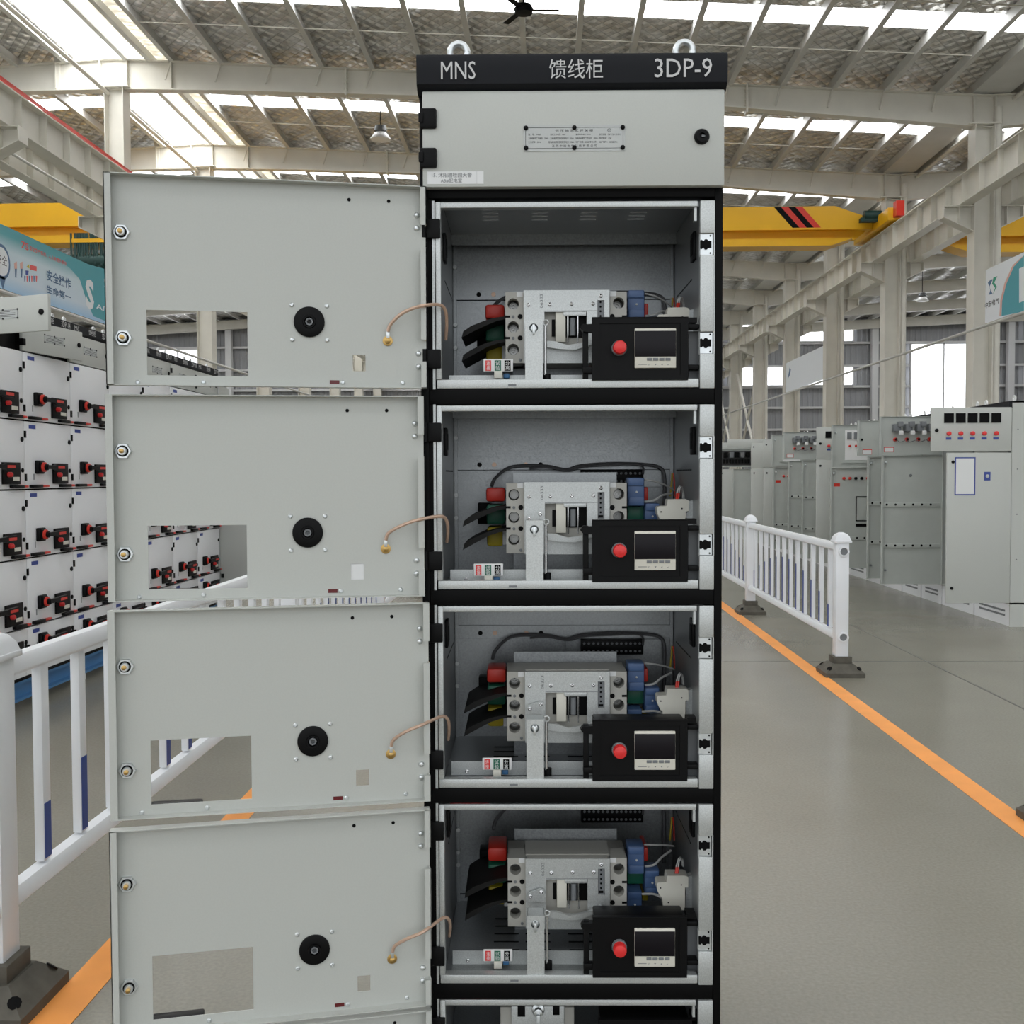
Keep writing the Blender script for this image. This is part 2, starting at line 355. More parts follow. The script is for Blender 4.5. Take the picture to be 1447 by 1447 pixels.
gm = MB().box(9.25, 10.07, Y0, Y1, 9.60, 9.63).box(9.25, 9.28, Y0, Y1, 9.63, 9.80).box(10.04, 10.07, Y0, Y1, 9.63, 9.80).build('valley_gutter', CREAMD, ceil)
MB().cyl((10.18, Y0, 9.5), (10.18, Y1, 9.5), .045, n=10).build('gutter_pipe', CREAM, ceil)
MB().cyl((-9.75, Y0, 9.92), (-9.75, Y1, 9.92), .045, n=10).build('ridge_pipe', CREAM, ceil)

# end wall of ribbed sheet with girts, wind posts and windows
wb = MB(); prof = []; x = -29.5
while x < 29.5: prof += [(x, 60.0), (x + .17, 60.0), (x + .2, 59.96), (x + .27, 59.96)]; x += .3
n_ = len(prof)
wb.add([(a, b, 0) for a, b in prof] + [(a, b, 11.5) for a, b in prof], [(i, i + 1, n_ + i + 1, n_ + i) for i in range(n_ - 1)])
wallb = struct(wb.build('wall_back', WALLM))
for z in (1.4, 2.65, 3.9, 5.13, 6.3, 7.46, 8.75, 9.95): box('girt', GIRT, wallb, -29, 29, 59.78, 59.95, z - .06, z + .06)
for X in (-25.6, -18.1, 3.3, 18.4, 25.9): box('wind_post', GIRT, wallb, X - .17, X + .17, 59.4, 59.77, 0, 10.2)
for i, (xa, xb, za, zb) in enumerate(((10.3, 17.25, 8.82, 9.90), (10.3, 17.25, 6.36, 7.42), (20.45, 24.1, 1.0, 8.66), (26.9, 28.9, 8.82, 9.9), (26.9, 28.9, 6.36, 7.42), (-22.4, -19.8, 1.5, 8.66))):
    w_ = bpy.data.objects.new('window_%d' % (i + 1), None); COL.objects.link(w_); struct(w_)
    box('pane', WINL, w_, xa, xb, 59.70, 59.72, za, zb)
    f_ = MB()
    for q in (xa, (xa + xb) / 2, xb): f_.box(q - .04, q + .04, 59.66, 59.75, za - .04, zb + .04)
    for q in (za, zb): f_.box(xa, xb, 59.66, 59.75, q - .04, q + .04)
    f_.build('window_frame', GIRT, w_)
struct(box('wall_left', WALLM, None, -29.6, -29.4, -7, 60, 0, 11)); struct(box('wall_right', WALLM, None, 29.4, 29.6, -7, 60, 0, 12))

# columns, crane runways
ORD = ['nearest', 'second nearest', 'third nearest', 'fourth nearest', 'fifth nearest', 'sixth nearest', 'farthest']
def column(side, Y, label):
    X = 9.5 if side > 0 else -9.56
    t = thing('steel_column', label, 'column', (X, Y, 0), 0, 'steel columns carrying the crane runways')
    top = zr(X) + .02
    MB().box(-.215, -.195, -.2, .2, 0, top - .66).box(.195, .215, -.2, .2, 0, top - .66).box(-.195, .195, -.01, .01, 0, top - .66).build('shaft', CREAM, t)
    MB().box(-.34, .34, -.22, .22, top - .68, top - .65).build('cap_plate', CREAM, t)
    c = MB()
    for s in (-1, 1):
        c.prism([(s * .215, 7.18), (s * .85, 7.18), (s * .85, 6.93), (s * .215, 6.62)], -.01, .01)
        c.prism([(s * .215, 7.18), (s * .85, 7.18), (s * .85, 7.16), (s * .215, 7.16)], -.16, .16)
        c.prism([(s * .215, 6.64), (s * .85, 6.95), (s * .85, 6.93), (s * .215, 6.62)], -.16, .16)
        c.box(s * .84, s * .86, -.16, .16, 6.93, 7.18); c.box(s * .5, s * .515, -.15, .15, 6.78, 7.16)
    c.build('corbel', CREAM, t)
    if side > 0: MB().cyl((.31, -.1, 0), (.31, -.1, top - .3), .085, n=12).build('downpipe', CREAM, t)
    return t
for k, Y in enumerate(BAYS[5:]):
    column(1, Y, 'cream steel column on the right side of the hall, %s to the camera' % ORD[k] if k < 6 else 'farthest cream steel column on the right side of the hall')
    column(-1, Y, 'cream steel column on the left side of the hall, %s to the camera' % ORD[k] if k < 6 else 'farthest cream steel column on the left side of the hall')
column(-1, BAYS[4], 'cream steel column at the left edge of the photo, only its corbel in view')
br = MB()
for a, b in (((9.6, 47.6, 1.5), (9.6, 53.2, 6.4)), ((9.6, 53.2, 1.5), (9.6, 47.6, 6.4)), ((9.6, 53.5, 1.5), (9.6, 59.2, 6.4)), ((9.6, 59.2, 1.5), (9.6, 53.5, 6.4))): br.cyl(a, b, .06, n=8)
tag(br.build('cross_bracing', CREAM), 'cream cross bracing between the far columns on the right', 'bracing')
def runway(X, label, face):
    t = thing('crane_runway', label, 'crane beam', (X, 0, 0), 0, 'crane runway beams along the column lines')
    m = MB().box(-.006, .006, -7, 59.5, 7.20, 7.79).box(-.15, .15, -7, 59.5, 7.79, 7.81).box(-.14, .14, -7, 59.5, 7.18, 7.20)
    m.build('girder', CREAM, t)
    sm_ = MB().box(-.13, .13, -.006, .006, 7.20, 7.79).mesh('stiffener', CREAM)
    MB().cyl((.17, -7, 7.42), (.17, 59, 7.42), .03, n=8).build('conduit', CREAMD, t) if X < -10 else None
    y = 11.4
    while y < 59: put('stiffener', sm_, t, (0, y, 0)); y += .9
    box('rail', CREAMD, t, -.035, .035, -7, 59.5, 7.81, 7.88)
    return t
rl = runway(-9.0, 'cream crane runway beam with a red conductor rail, left of the aisle', 1)
MB().box(.10, .14, -7, 59.5, 7.85, 7.90).build('conductor_rail', RED, rl)
runway(-10.15, 'cream crane runway beam behind the left columns', -1)
runway(9.09, 'cream crane runway beam on the right, facing the aisle', -1)
runway(10.15, 'cream crane runway beam behind the right columns', 1)

# overhead cranes
def crane(xa, xb, Y, label, stripes=(), ztop=8.57):
    t = thing('overhead_crane', label, 'crane', ((xa + xb) / 2, Y, 7.5), 0, 'yellow overhead cranes'); cx = (xa + xb) / 2; a, b = xa - cx, xb - cx
    z = lambda v: v - 7.5 + ztop - 8.71
    MB().prism([(a + .3, z(8.09)), (b - .3, z(8.09)), (b - .3, z(8.36)), (b - 1.3, z(8.71)), (a + 1.3, z(8.71)), (a + .3, z(8.36))], -.3, .3).build('box_girder', CRANE, t)
    MB().prism([(a + .7, z(7.85)), (b - .7, z(7.85)), (b - .4, z(8.09)), (a + .4, z(8.09))], -.08, .08).build('girder_web', CRANE, t)
    MB().prism([(a + 1.4, z(7.655)), (b - 1.4, z(7.655)), (b - .8, z(7.85)), (a + .8, z(7.85))], -.32, .32).build('bottom_beam', CRANE, t)
    for s, e in ((-1, a), (1, b)):
        q = e - s * .12
        MB().box(q - .16, q + .16, -1.5, 1.5, 7.885 - 7.5, 8.22 - 7.5, .03).build('end_carriage', CRANE, t)
        box('buffer', RED, t, q - .02, q + .18, -1.75, -1.5, 7.95 - 7.5, 8.33 - 7.5)
        MB().cyl((q - s * .5, -.6, z(8.36)), (q - s * .05, -.6, z(8.36)), .14, n=12).box(q - s * .6, q - s * .1, -.7, -.5, z(8.2), z(8.3)).build('drive_motor', TEAL, t)
    for k, (p, c) in enumerate(stripes):
        MB().prism([(p - cx, z(8.70)), (p + .19 - cx, z(8.70)), (p + .19 + .5 - cx, z(8.14)), (p + .5 - cx, z(8.14))], -.303, -.3).build('hazard_stripe', c, t)
    return t
crane(-8.99, 9.08, 29.0, 'yellow overhead crane with red and black stripes, spanning above the aisle', [(6.15, BLACK), (6.34, RED), (6.53, BLACK), (6.72, RED)])
crane(10.2, 28.6, 29.5, 'yellow overhead crane behind the column at the right edge', ztop=8.45)
cr3 = crane(-28.6, -10.2, 28.0, 'yellow overhead crane above the teal safety banner', ztop=8.65)
hz = thing('cable_hoist', 'green hoist with hanging cables under the yellow crane at the left', 'hoist', (-11.9, 27.4, 7.25), 0)
MB().cyl((-.55, 0, -.25), (.6, 0, -.25), .22, n=16).cyl((.6, 0, -.25), (.78, 0, -.25), .16, n=12).build('hoist_drum', TEAL, hz)
cab_ = MB()
for i in range(15):
    xx = -.55 + i * .085 + .05 * random.random(); d_ = .75 + .3 * random.random()
    cab_.tube([(xx, -.1, .5), (xx + .02, -.14, .5 - d_ * .6), (xx + .075, -.2, .5 - d_), (xx + .13, -.14, .5 - d_ * .55), (xx + .12, -.1, .5)], .028, n=6, sub=4)
cab_.build('festoon_cable', TEAL, hz)
box('trolley', CRANE, hz, -.5, .5, -.15, .75, .25, .345)

# banners and the pipes under them
XL = -9.33
lb = thing('safety_banner', 'teal and pale blue safety banner with a large white S, hung along the left columns', 'banner', (0, 0, 0), 0)
zb0, zb1 = 1.36 + .3475 * 9.33, 1.36 + .4655 * 9.33
def bl(px, py, off=0):
    p = onplane(px, py, (XL, 0, 0), Vector((1, 0, 0))); return p.y, p.z
def zB(zx, zy): return bl(0 + zx * 160 / 1286, 300 + zy * 180 / 1447)
box('banner_sheet', banner_material('banner_print', 1, 17, 23, zb0, zb1), lb, XL - .012, XL, 16.6, 23.1, zb0, zb1)
def bprism(pts, m, name, off=.002):
    MB().prism([zB(*p) for p in pts], XL, XL + off, 'yz').build(name, m, lb)
bprism([(760, 520), (1210, 650), (1260, 1260), (1060, 1180), (985, 1010), (905, 760), (800, 640), (700, 560)], BANT, 'print_swoosh', .001)
def btext(body, m, zx0, zy0, zx1, zy1, bold=.02):
    (ya, za), (yb, zb_) = zB(zx0, zy0), zB(zx1, zy1)
    text(body, m, lb, abs(yb - ya), abs(za - zb_), (XL + .003, (ya + yb) / 2, (za + zb_) / 2), (PI / 2, 0, PI / 2), bold=bold)
# the rows rise towards the vanishing point, so each box is taken at the row's own middle height
btext('安全操作', NAVY, 525, 645, 805, 880, .025); btext('生命第一', NAVY, 525, 820, 805, 1015, .025)
btext('S', BANW, 968, 742, 1068, 1120, .045); btext('AFE', BANW, 1090, 1035, 1255, 1150, .02)
btext('安', BANW, 1178, 740, 1260, 880, .01)
btext('7S', BANR, 238, 320, 325, 440, .02); btext('安全生产标准，人人有责齐参与', BANR, 335, 430, 750, 560, .01)
bprism([(340, 595), (415, 615), (415, 670), (340, 650)], BANR, 'print_flag')
bprism([(300, 620), (330, 590), (335, 640)], YELLOW, 'print_flag')
for a in (160, 225):
    bprism([(a, 575), (a + 30, 560), (a + 32, 640), (a + 5, 645)], BANP, 'print_figure'); bprism([(a + 8, 640), (a + 30, 640), (a + 25, 745), (a + 12, 740)], NAVY, 'print_figure')
for a in range(275, 420, 26): bprism([(a, 720), (a + 16, 724), (a + 12, 790), (a + 3, 786)], BANR if (a // 26) % 2 else NAVY, 'print_figure')
bprism([(290, 660), (325, 665), (320, 715), (292, 710)], LBLUE, 'print_figure')
# map pin badge
cy_, cz_ = zB(20, 560); R_ = .30
MB().prism([(cy_ + R_ * math.cos(a) * .95, cz_ + R_ * math.sin(a)) for a in [2 * PI * i / 24 for i in range(24)]], XL, XL + .001, 'yz').build('print_badge', NAVY, lb)
MB().prism([(cy_ - .12, cz_ - R_ * .85), (cy_ + .12, cz_ - R_ * .85), (cy_ + .02, cz_ - R_ * 1.6)], XL, XL + .001, 'yz').build('print_badge', NAVY, lb)
MB().prism([(cy_ + R_ * .82 * math.cos(a) * .95, cz_ + R_ * .82 * math.sin(a)) for a in [2 * PI * i / 24 for i in range(24)]], XL, XL + .002, 'yz').build('print_badge', BANW, lb)
text('安全', INK, lb, .34, .17, (XL + .004, cy_, cz_ + .03), (PI / 2, 0, PI / 2))

XR = 9.33
rb = thing('company_banner', 'white and blue company banner with a green and navy logo, at the right edge', 'banner', (0, 0, 0), 0, 'company banners along the right columns')
def br_(px, py): p = onplane(px, py, (XR, 0, 0), Vector((1, 0, 0))); return p.y, p.z
z0r, z1r = 1.36 + .342 * XR, 1.36 + .463 * XR
box('banner_sheet', BANW, rb, XR, XR + .012, 16.8, 22.7, z0r, z1r)
def rprism(pts, m, name, off=.002): MB().prism([br_(*p) for p in pts], XR - off, XR, 'yz').build(name, m, rb)
def z8(a, b): return (1010 + a * .302, 280 + b * .302)
rprism([z8(1447, 268), z8(1400, 320), z8(1365, 400), z8(1345, 480), z8(1342, 552), z8(1447, 530)], BANT, 'print_curve')
rprism([z8(1340, 552), z8(1332, 552), z8(1336, 480), z8(1356, 398), z8(1394, 314), z8(1435, 276), z8(1447, 268), z8(1400, 320), z8(1365, 400), z8(1345, 480)], BANP, 'print_edge', .001)
rprism([z8(1278, 395), z8(1293, 380), z8(1301, 380), z8(1285, 415), z8(1300, 448), z8(1283, 452), z8(1290, 430)], NAVY, 'logo_mark')
rprism([z8(1322, 365), z8(1304, 372), z8(1298, 400), z8(1312, 420), z8(1302, 448), z8(1320, 415), z8(1308, 395)], mat('logo_green', (.05, .35, .22), .6), 'logo_mark')
rprism([z8(1425, 330), z8(1447, 320), z8(1447, 480), z8(1425, 490)], BANW, 'print_letter', .004)
ya, za = br_(*z8(1265, 502)); yb, zb_ = br_(*z8(1330, 480))
text('中宏电气', INK, rb, abs(ya - yb), .13, (XR - .003, (ya + yb) / 2, (za + zb_) / 2), (PI / 2, 0, -PI / 2), bold=.01)
rb2 = thing('company_banner', 'pale company banner between two distant columns on the right', 'banner', (0, 0, 0), 0, 'company banners along the right columns')
box('banner_sheet', BANW, rb2, XR, XR + .012, 35.7, 41.2, z0r, z1r)
MB().prism([(40.9, z0r + .5), (40.6, z0r + .9), (40.4, z0r + .8), (40.6, z0r + .6)], XR - .003, XR, 'yz').build('logo_mark', NAVY, rb2)
tag(MB().cyl((9.3, 5, z0r - .06), (9.3, 59, z0r - .06), .035, n=8).build('cable_conduit', CREAMD), 'thin conduit running under the banners on the right columns', 'pipe')
tag(MB().cyl((-9.3, 5, zb0 - .06), (-9.3, 59, zb0 - .06), .035, n=8).build('cable_conduit', CREAMD), 'thin conduit running under the teal banner on the left columns', 'pipe')

# ceiling fan and bay lamps
fn = thing('ceiling_fan', 'black ceiling fan hanging from the roof above the cabinet', 'fan', (-.37, 18.5, 9.5), 0)
MB().cyl((0, 0, 0), (0, 0, .62), .02, n=8).build('rod', BLACK, fn)
MB().lathe([(.05, -.12), (.15, -.11), (.17, -.04), (.13, .03), (.04, .06)], (0, 0, 0)).build('motor_housing', BLACK, fn)
blm = MB().prism([(.1, -.05), (.60, -.08), (.64, .02), (.1, .05)], -.06, -.05, 'xy').mesh('blade', BLACK)
for a in (5, 125, 245): put('blade', blm, fn, (0, 0, 0), (rad(6), 0, rad(a)))
def lamp(X, Y, z, label):
    t = thing('bay_lamp', label, 'lamp', (X, Y, z), 0, 'high bay lamps')
    MB().cyl((0, 0, .2), (0, 0, zr(X) - z + .21), .012, n=6).build('hanger', BLACK, t)
    MB().lathe([(.05, .22), (.14, .2), (.16, .08), (.1, .04)], (0, 0, 0)).build('gear_box', GREYP, t)
    MB().lathe([(.1, .06), (.16, .02), (.25, -.1), (.25, -.13), (.2, -.14)], (0, 0, 0)).build('reflector', WHITE, t)
lamp((541 - 772) * 26 / 1480, 26.0, 1.36 + (672 - 193) * 26 / 1480, 'round bay lamp hanging above the open grey doors')
lamp((1294 - 772) * 44 / 1480, 44.0, 1.36 + (672 - 428) * 44 / 1480, 'distant bay lamp hanging between the right columns')

# ================================================================ the open cabinet
CAB = thing('switchgear_cabinet', 'tall black-framed switchgear cabinet headed 3DP-9, its compartment doors swung open', 'cabinet', CABO, CABR)
PITCH = .402
ZBOT = [1.534 - PITCH * k for k in range(5)]                      # underside of each drawer front
ZTOP = [z + .368 for z in ZBOT]
LEV = [1.921] + [ZBOT[k] - .0165 for k in range(4)]               # middle of the black cross beams
for s in (-1, 1):
    MB().box(s * .284, s * .3, 0, .03, .0, 2.12, .002).build('post', BLACK, CAB)
    MB().box(s * .27, s * .3, .57, .6, .0, 2.12).build('post', BLACK, CAB)
    MB().box(s * .2975, s * .3, .031, .57, .1, 2.12).build('side_panel', GREY, CAB)
MB().box(-.284, -.272, .004, .03, .1, 1.92).build('hinge_post', BLACK, CAB)
MB().box(-.2762, -.2712, .001, .004, .1, 1.905).build('lit_edge_strip', GALV, CAB)  # silver edge strip; its brightness stands in for light leaking through
for k, z in enumerate(LEV):
    MB().box(-.284, .284, .0, .03, z - .0155 if k else z - .012, z + .0155, .002).build('cross_beam', BLACK, CAB)
MB().box(-.284, .284, .0, .03, .03, .1).build('cross_beam', BLACK, CAB)
MB().box(-.3, .3, .0, .6, 2.105, 2.12).build('roof_panel', BLACK, CAB)
MB().box(-.297, .297, .597, .6, .1, 2.1).build('back_panel', GREY, CAB)
MB().box(-.297, .297, .03, .57, .0, .1).build('plinth', BLACK, CAB)
# header fascia, bowed forward
hp = [(-.012, 2.110), (-.030, 2.122), (-.034, 2.150), (-.034, 2.172), (-.030, 2.178), (.02, 2.188), (.02, 2.110)]
MB().prism(hp, -.302, .302, 'yz').build('header_fascia', CHAR, CAB)
hdr = [o for o in CAB.children if o.name.startswith('header_fascia')][0]
def htxt(body, x0, y0, x1, y1, bold):
    (a, c), (b, d) = cl(x0, y0, -.034), cl(x1, y1, -.034)
    text(body, LET, hdr, b - a, c - d, ((a + b) / 2, -.0345, (c + d) / 2), bold=bold)
htxt('MNS', 623, 87, 672, 112, .0); htxt('馈线柜', 776, 84, 852, 111, .0); htxt('3DP-9', 925, 83, 1006, 109, .0)
for px in (648, 967):
    x, z = cl(px, 62, .05)
    m = MB()
    x, _ = cl(px, 62, .1)
    ring = [(x + .0178 * math.cos(a), .1, 2.2335 + .0178 * math.sin(a)) for a in [2 * PI * i / 24 for i in range(25)]]
    m.tube(ring, .0068, n=10, sub=1); m.cyl((x, .1, 2.12), (x, .1, 2.222), .008, n=12)
    m.build('lifting_eye', ZINC, CAB)
# top door
td = MB().box(-.292, .2985, -.02, 0, 1.926, 2.112, .0025).build('top_door', GREY, CAB)
for py in (167.5, 223.5):
    a, z = cl(609, py, -.022)
    MB().box(-.2975, -.264, -.028, .0, z - .0195, z + .0195, .004).build('hinge', BPLAST, td)
    MB().box(-.299, -.2895, -.031, -.027, z - .010, z + .010, .0015).build('hinge_cap', BPLAST, td)
x, z = cl(991.5, 193.5, -.02)
MB().lathe([(.0150, 0), (.0150, -.004), (.012, -.009), (.006, -.009), (.006, -.004)], (x, -.02, z), 'y', 24).build('lock', BPLAST, td)
MB().box(x - .001, x + .006, -.0265, -.024, z - .002, z + .002).build('lock_slot', GREYP, td)
# rating plate under clear cover
(a, c), (b, d) = cl(739.5, 177.5, -.021), cl(883.5, 213, -.021)
npl = MB().box(a, b, -.0215, -.02, d, c).build('nameplate', mat('plate_grey', (.52, .54, .53), .25), td)
MB().plate(a + .004, b - .004, d + .005, c - .004, -.0219, -.0215, [(a + .0047, b - .0047, d + .0057, c - .0047)]).build('plate_border', INK, npl)
cm = MB().lathe([(.0045, 0), (.0045, -.002), (.002, -.004)], (0, 0, 0), 'y', 12).mesh('clip', BPLAST)
for q in (a + .005, (a + b) / 2, b - .005):
    for w in (d + .006, c - .005): put('clip', cm, npl, (q, -.0219, w))
def ntxt(body, x0, y0, x1, y1):
    f = lambda u, v: cl(730 + u * 170 / 1447, 165 + v * 60 / 511, -.0216)
    (p, r), (q, t) = f(x0, y0), f(x1, y1); text(body, INK, npl, q - p, r - t, ((p + q) / 2, -.0217, (r + t) / 2), ext=.0001)
ntxt('低 压 抽 出 式 开 关 柜', 465, 150, 920, 182)
ntxt('型   号：MNS', 140, 203, 290, 226); ntxt('额定工作电压：400V', 405, 203, 590, 224); ntxt('额定绝缘电压：690V', 712, 203, 893, 222); ntxt('执行标准：GB/T 7251.12-2013', 995, 200, 1253, 224)
ntxt('主母线额定工作电流：2500A', 140, 247, 383, 272); ntxt('主母线额定短时耐受电流：50kA', 405, 247, 688, 272); ntxt('配电母线额定工作电流：1000A', 710, 246, 975, 270); ntxt('防护等级：IP40', 995, 246, 1140, 268)
ntxt('工作频率：50Hz', 140, 293, 292, 318); ntxt('配电母线额定短时耐受电流：30kA', 385, 292, 690, 318); ntxt('出厂日期：2022 年 01 月', 712, 290, 955, 315); ntxt('出厂编号：220220701', 995, 290, 1210, 314)
ntxt('江 苏 中 宏 电 气 科 技 有 限 公 司', 425, 336, 965, 364)
p, q = cl(730 + 1115 * .11748, 165 + 160 * .11748, -.0216)
MB().tube([(p + .0036 * math.cos(2 * PI * i / 20), -.0217, q + .0028 * math.sin(2 * PI * i / 20)) for i in range(21)], .0003, n=4, sub=1).build('mark_ring', INK, npl)
text('CCC', INK, npl, .004, .0022, (p, -.0218, q), ext=.0001)
# paper sticker
f = lambda u, v: cl(590 + u * 130 / 1447, 140 + v * 130 / 1447, -.0204)
(a, c), (b, d) = f(155, 1140), f(1040, 1330)
stk = MB().box(a, b, -.0204, -.02, d, c).build('paper_sticker', PAPER, td)
box('sticker_fold', mat('paper_crease', (.55, .56, .56), .6), stk, *[f(930, 1200)[0], f(936, 1200)[0]], -.0206, -.0204, d, c)
for body, x0, y0, x1, y1 in (('15. 沭阳碧桂园天誉', 225, 1158, 855, 1230), ('A3#配电室', 365, 1250, 700, 1315)):
    (p, r), (q, t) = f(x0, y0), f(x1, y1); text(body, GREYP, stk, q - p, r - t, ((p + q) / 2, -.0207, (r + t) / 2), ext=.0001)
# compartment liners
for k in range(5):
    zb, zt = ZBOT[k] + .002, ZBOT[k] + .386
    if k == 4: zb, zt = .11, ZBOT[4] + .386
    for s, nm in ((-1, 'left'), (1, 'right')):
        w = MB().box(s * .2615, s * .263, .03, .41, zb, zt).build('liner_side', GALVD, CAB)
        if k < 4:
            zz = zb + .268
            MB().box(s * .255, s * .2615, .085, .125, zz, zz + .058, .002).build('plug_socket', BPLAST, w)
            MB().box(s * .254, s * .2555, .092, .118, zz + .012, zz + .046).build('socket_opening', BLACK, w)
            sl = MB()
            for i in range(16): sl.box(s * .2608, s * .2615, .14 + i * .014, .146 + i * .014, zb + .235, zb + .238)
            sl.build('vent_perforation', BLACK, w)
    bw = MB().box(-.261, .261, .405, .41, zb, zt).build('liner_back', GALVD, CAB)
    box('seam', BLACK, bw, -.258, .258, .4035, .405, zb + .2385, zb + .2405)
    MB().box(-.26, .26, .398, .405, zb + .24, zb + .27).build('back_rail', GALVD, bw) if k < 4 else None
    for q in (-.2555, .2555):
        MB().box(q - .003, q + .003, .396, .405, zb, zt).build('corner_angle', GALVD, bw)
    hm = MB().cyl((0, 0, 0), (0, -.004, 0), .0045, n=10)
    for i, (q, c) in enumerate(((-.2, BLACK), (-.165, COPPER), (-.09, COPPER), (-.055, BLACK))):
        MB().cyl((q, .3985, zb + .252), (q, .3965, zb + .252), .0055, n=12).build('grommet', c, bw)
    for q in (.35, .2, .14): 
        MB().cyl((-.2555, .39, zb + q * .9), (-.2555, .398, zb + q * .9), .005, n=8).build('corner_bolt', GALV, bw)
    sh = MB().box(-.261, .261, .03, .405, zb, zb + .002).build('shelf', GALVD, CAB)
    tp = MB().box(-.261, .261, .03, .405, zt, zt + .002).build('ceiling_plate', GALVD, CAB)
    MB().box(-.261, .261, .03, .036, zt - .022, zt).build('stiffening_lip', GALVD, tp); MB().box(-.261, .261, .36, .366, zt - .024, zt).build('stiffening_lip', GALVD, tp)
    if k == 0:
        for q in (-.135, -.05, .05, .135) if False else (-.1825, -.0755, .029, .134):
            sl = MB()
            for i in range(6): sl.box(q, q + .034, .07 + i * .03, .073 + i * .03, zt - .0015, zt)
            sl.build('vent_slot_bank', STEEL, tp)
    if k in (2, 3):
        for q in (-.165, -.095, .0, .07, .14):
            sl = MB()
            for i in range(5): sl.box(q, q + .055, .14 + i * .04, .144 + i * .04, zb + .002, zb + .003)
            sl.build('vent_slot_bank', BLACK, sh)

# ---------------------------------------------------------------- compartment doors, swung open to the left
DOOR_T = [1.925, 1.516, 1.111, .703, .301]; DOOR_A = [10.8, 8.0, 11.4, 12.4, 13.0]; DH = .393; DW = .599; HXY = [(-.288, -.012), (-.294, -.02), (-.286, -.03), (-.286, -.035), (-.286, -.035)]
def dpt(k, px, py):
    """pixel -> (u, v) on door k"""
    a = rad(180 + DOOR_A[k]); n = Vector((-math.sin(a), math.cos(a), 0)); o = Vector((HXY[k][0], HXY[k][1], DOOR_T[k] - DH))
    p = onplane(px, py, CABO + CABM @ o, CABM @ n); q = CABM.transposed() @ (p - CABO) - o
    return q.x * math.cos(a) + q.y * math.sin(a), q.z
D2 = lambda zx, zy: dpt(1, 140 + zx * 480 / 1447, 540 + zy * 320 / 965)
(wu1, wv1), (wu0, wv0) = D2(207, 612), D2(632, 877)
wu0, wu1 = sorted((wu0, wu1))
lu, lv = D2(1100, 807)
DOORMESH = {}
dm = MB().plate(0, DW, 0, DH, -.0018, 0, [(wu0, wu1, wv0, wv1), (lu - .0125, lu + .0125, lv - .016, lv + .016)])
dm.box(DW - .0018, DW, 0, .020, 0, DH).box(0, DW, 0, .020, DH - .0018, DH).box(0, DW, 0, .02, 0, .0018)
dm.box(DW - .013, DW, .0185, .020, 0, DH)
for a, b in ((0, .052), (.095, .275), (.318, DH)): dm.box(0, .0018, 0, .020, a, b); dm.box(0, .012, .0185, .02, a, b)
DOORMESH['door'] = dm.mesh('compartment_door', GREY)
m = MB().lathe([(.0165, 0), (.0165, .004), (.0150, .0055), (.0110, .0055), (.0110, .002)], (0, 0, 0), 'y', 6); DOORMESH['nut'] = m.mesh('lock_nut', ZINC)
DOORMESH['ring'] = MB().lathe([(.0108, .002), (.0108, .0068), (.0088, .0068)], (0, 0, 0), 'y', 20).mesh('lock_bore', BLACK)
DOORMESH['core'] = MB().lathe([(.0082, 0), (.0082, .012), (.007, .014)], (0, 0, 0), 'y', 16).mesh('lock_core', ZINC)
DOORMESH['pin'] = MB().lathe([(.0045, .014), (.0045, .019), (.002, .020)], (0, 0, 0), 'y', 10).mesh('lock_pin', BRASS)
DOORMESH['screw'] = MB().lathe([(.0045, 0), (.0042, .002), (.0025, .0034), (.0012, .0034), (.0012, .002)], (0, 0, 0), 'y', 12).mesh('screw', ZINC)
DOORMESH['rivet'] = MB().lathe([(.0058, 0), (.0055, .0025), (.0038, .0048), (.0015, .0055)], (0, 0, 0), 'y', 14).mesh('hinge_screw', ZINC)
DOORMESH['hole'] = MB().cyl((0, 0, 0), (0, .0006, 0), .0036, n=8).mesh('drilled_hole', BLACK)
b_ = MB().lathe([(.0295, 0), (.0295, .0035), (.0280, .0045), (.013, .0045), (.012, .008), (.0095, .008), (.0085, .001)], (0, 0, 0), 'y', 32); DOORMESH['boss'] = b_.mesh('handle_boss', BPLAST)
DOORMESH['hub'] = MB().lathe([(.0075, .001), (.0075, .0058), (.0045, .0058), (.0045, .001)], (0, 0, 0), 'y', 8).mesh('handle_socket', GREYP)
DOORMESH['term'] = MB().lathe([(.0098, 0), (.0098, .0015), (.0085, .002)], (0, 0, 0), 'y', 20).mesh('earth_washer', BRASS)
DOORMESH['tnut'] = MB().lathe([(.0062, .002), (.0062, .007), (.003, .009)], (0, 0, 0), 'y', 6).mesh('earth_nut', BRASS)
DOORMESH['lug'] = MB().box(-.0032, .0032, .006, .0085, .004, .022, .001).mesh('cable_lug', ZINC)
DOORMESH['rwin'] = MB().box(-.0092, .0092, -.001, .0006, -.0036, .0036).mesh('indicator_window', DRED)
ORDS = ['top', 'second', 'third', 'fourth', 'lowest']
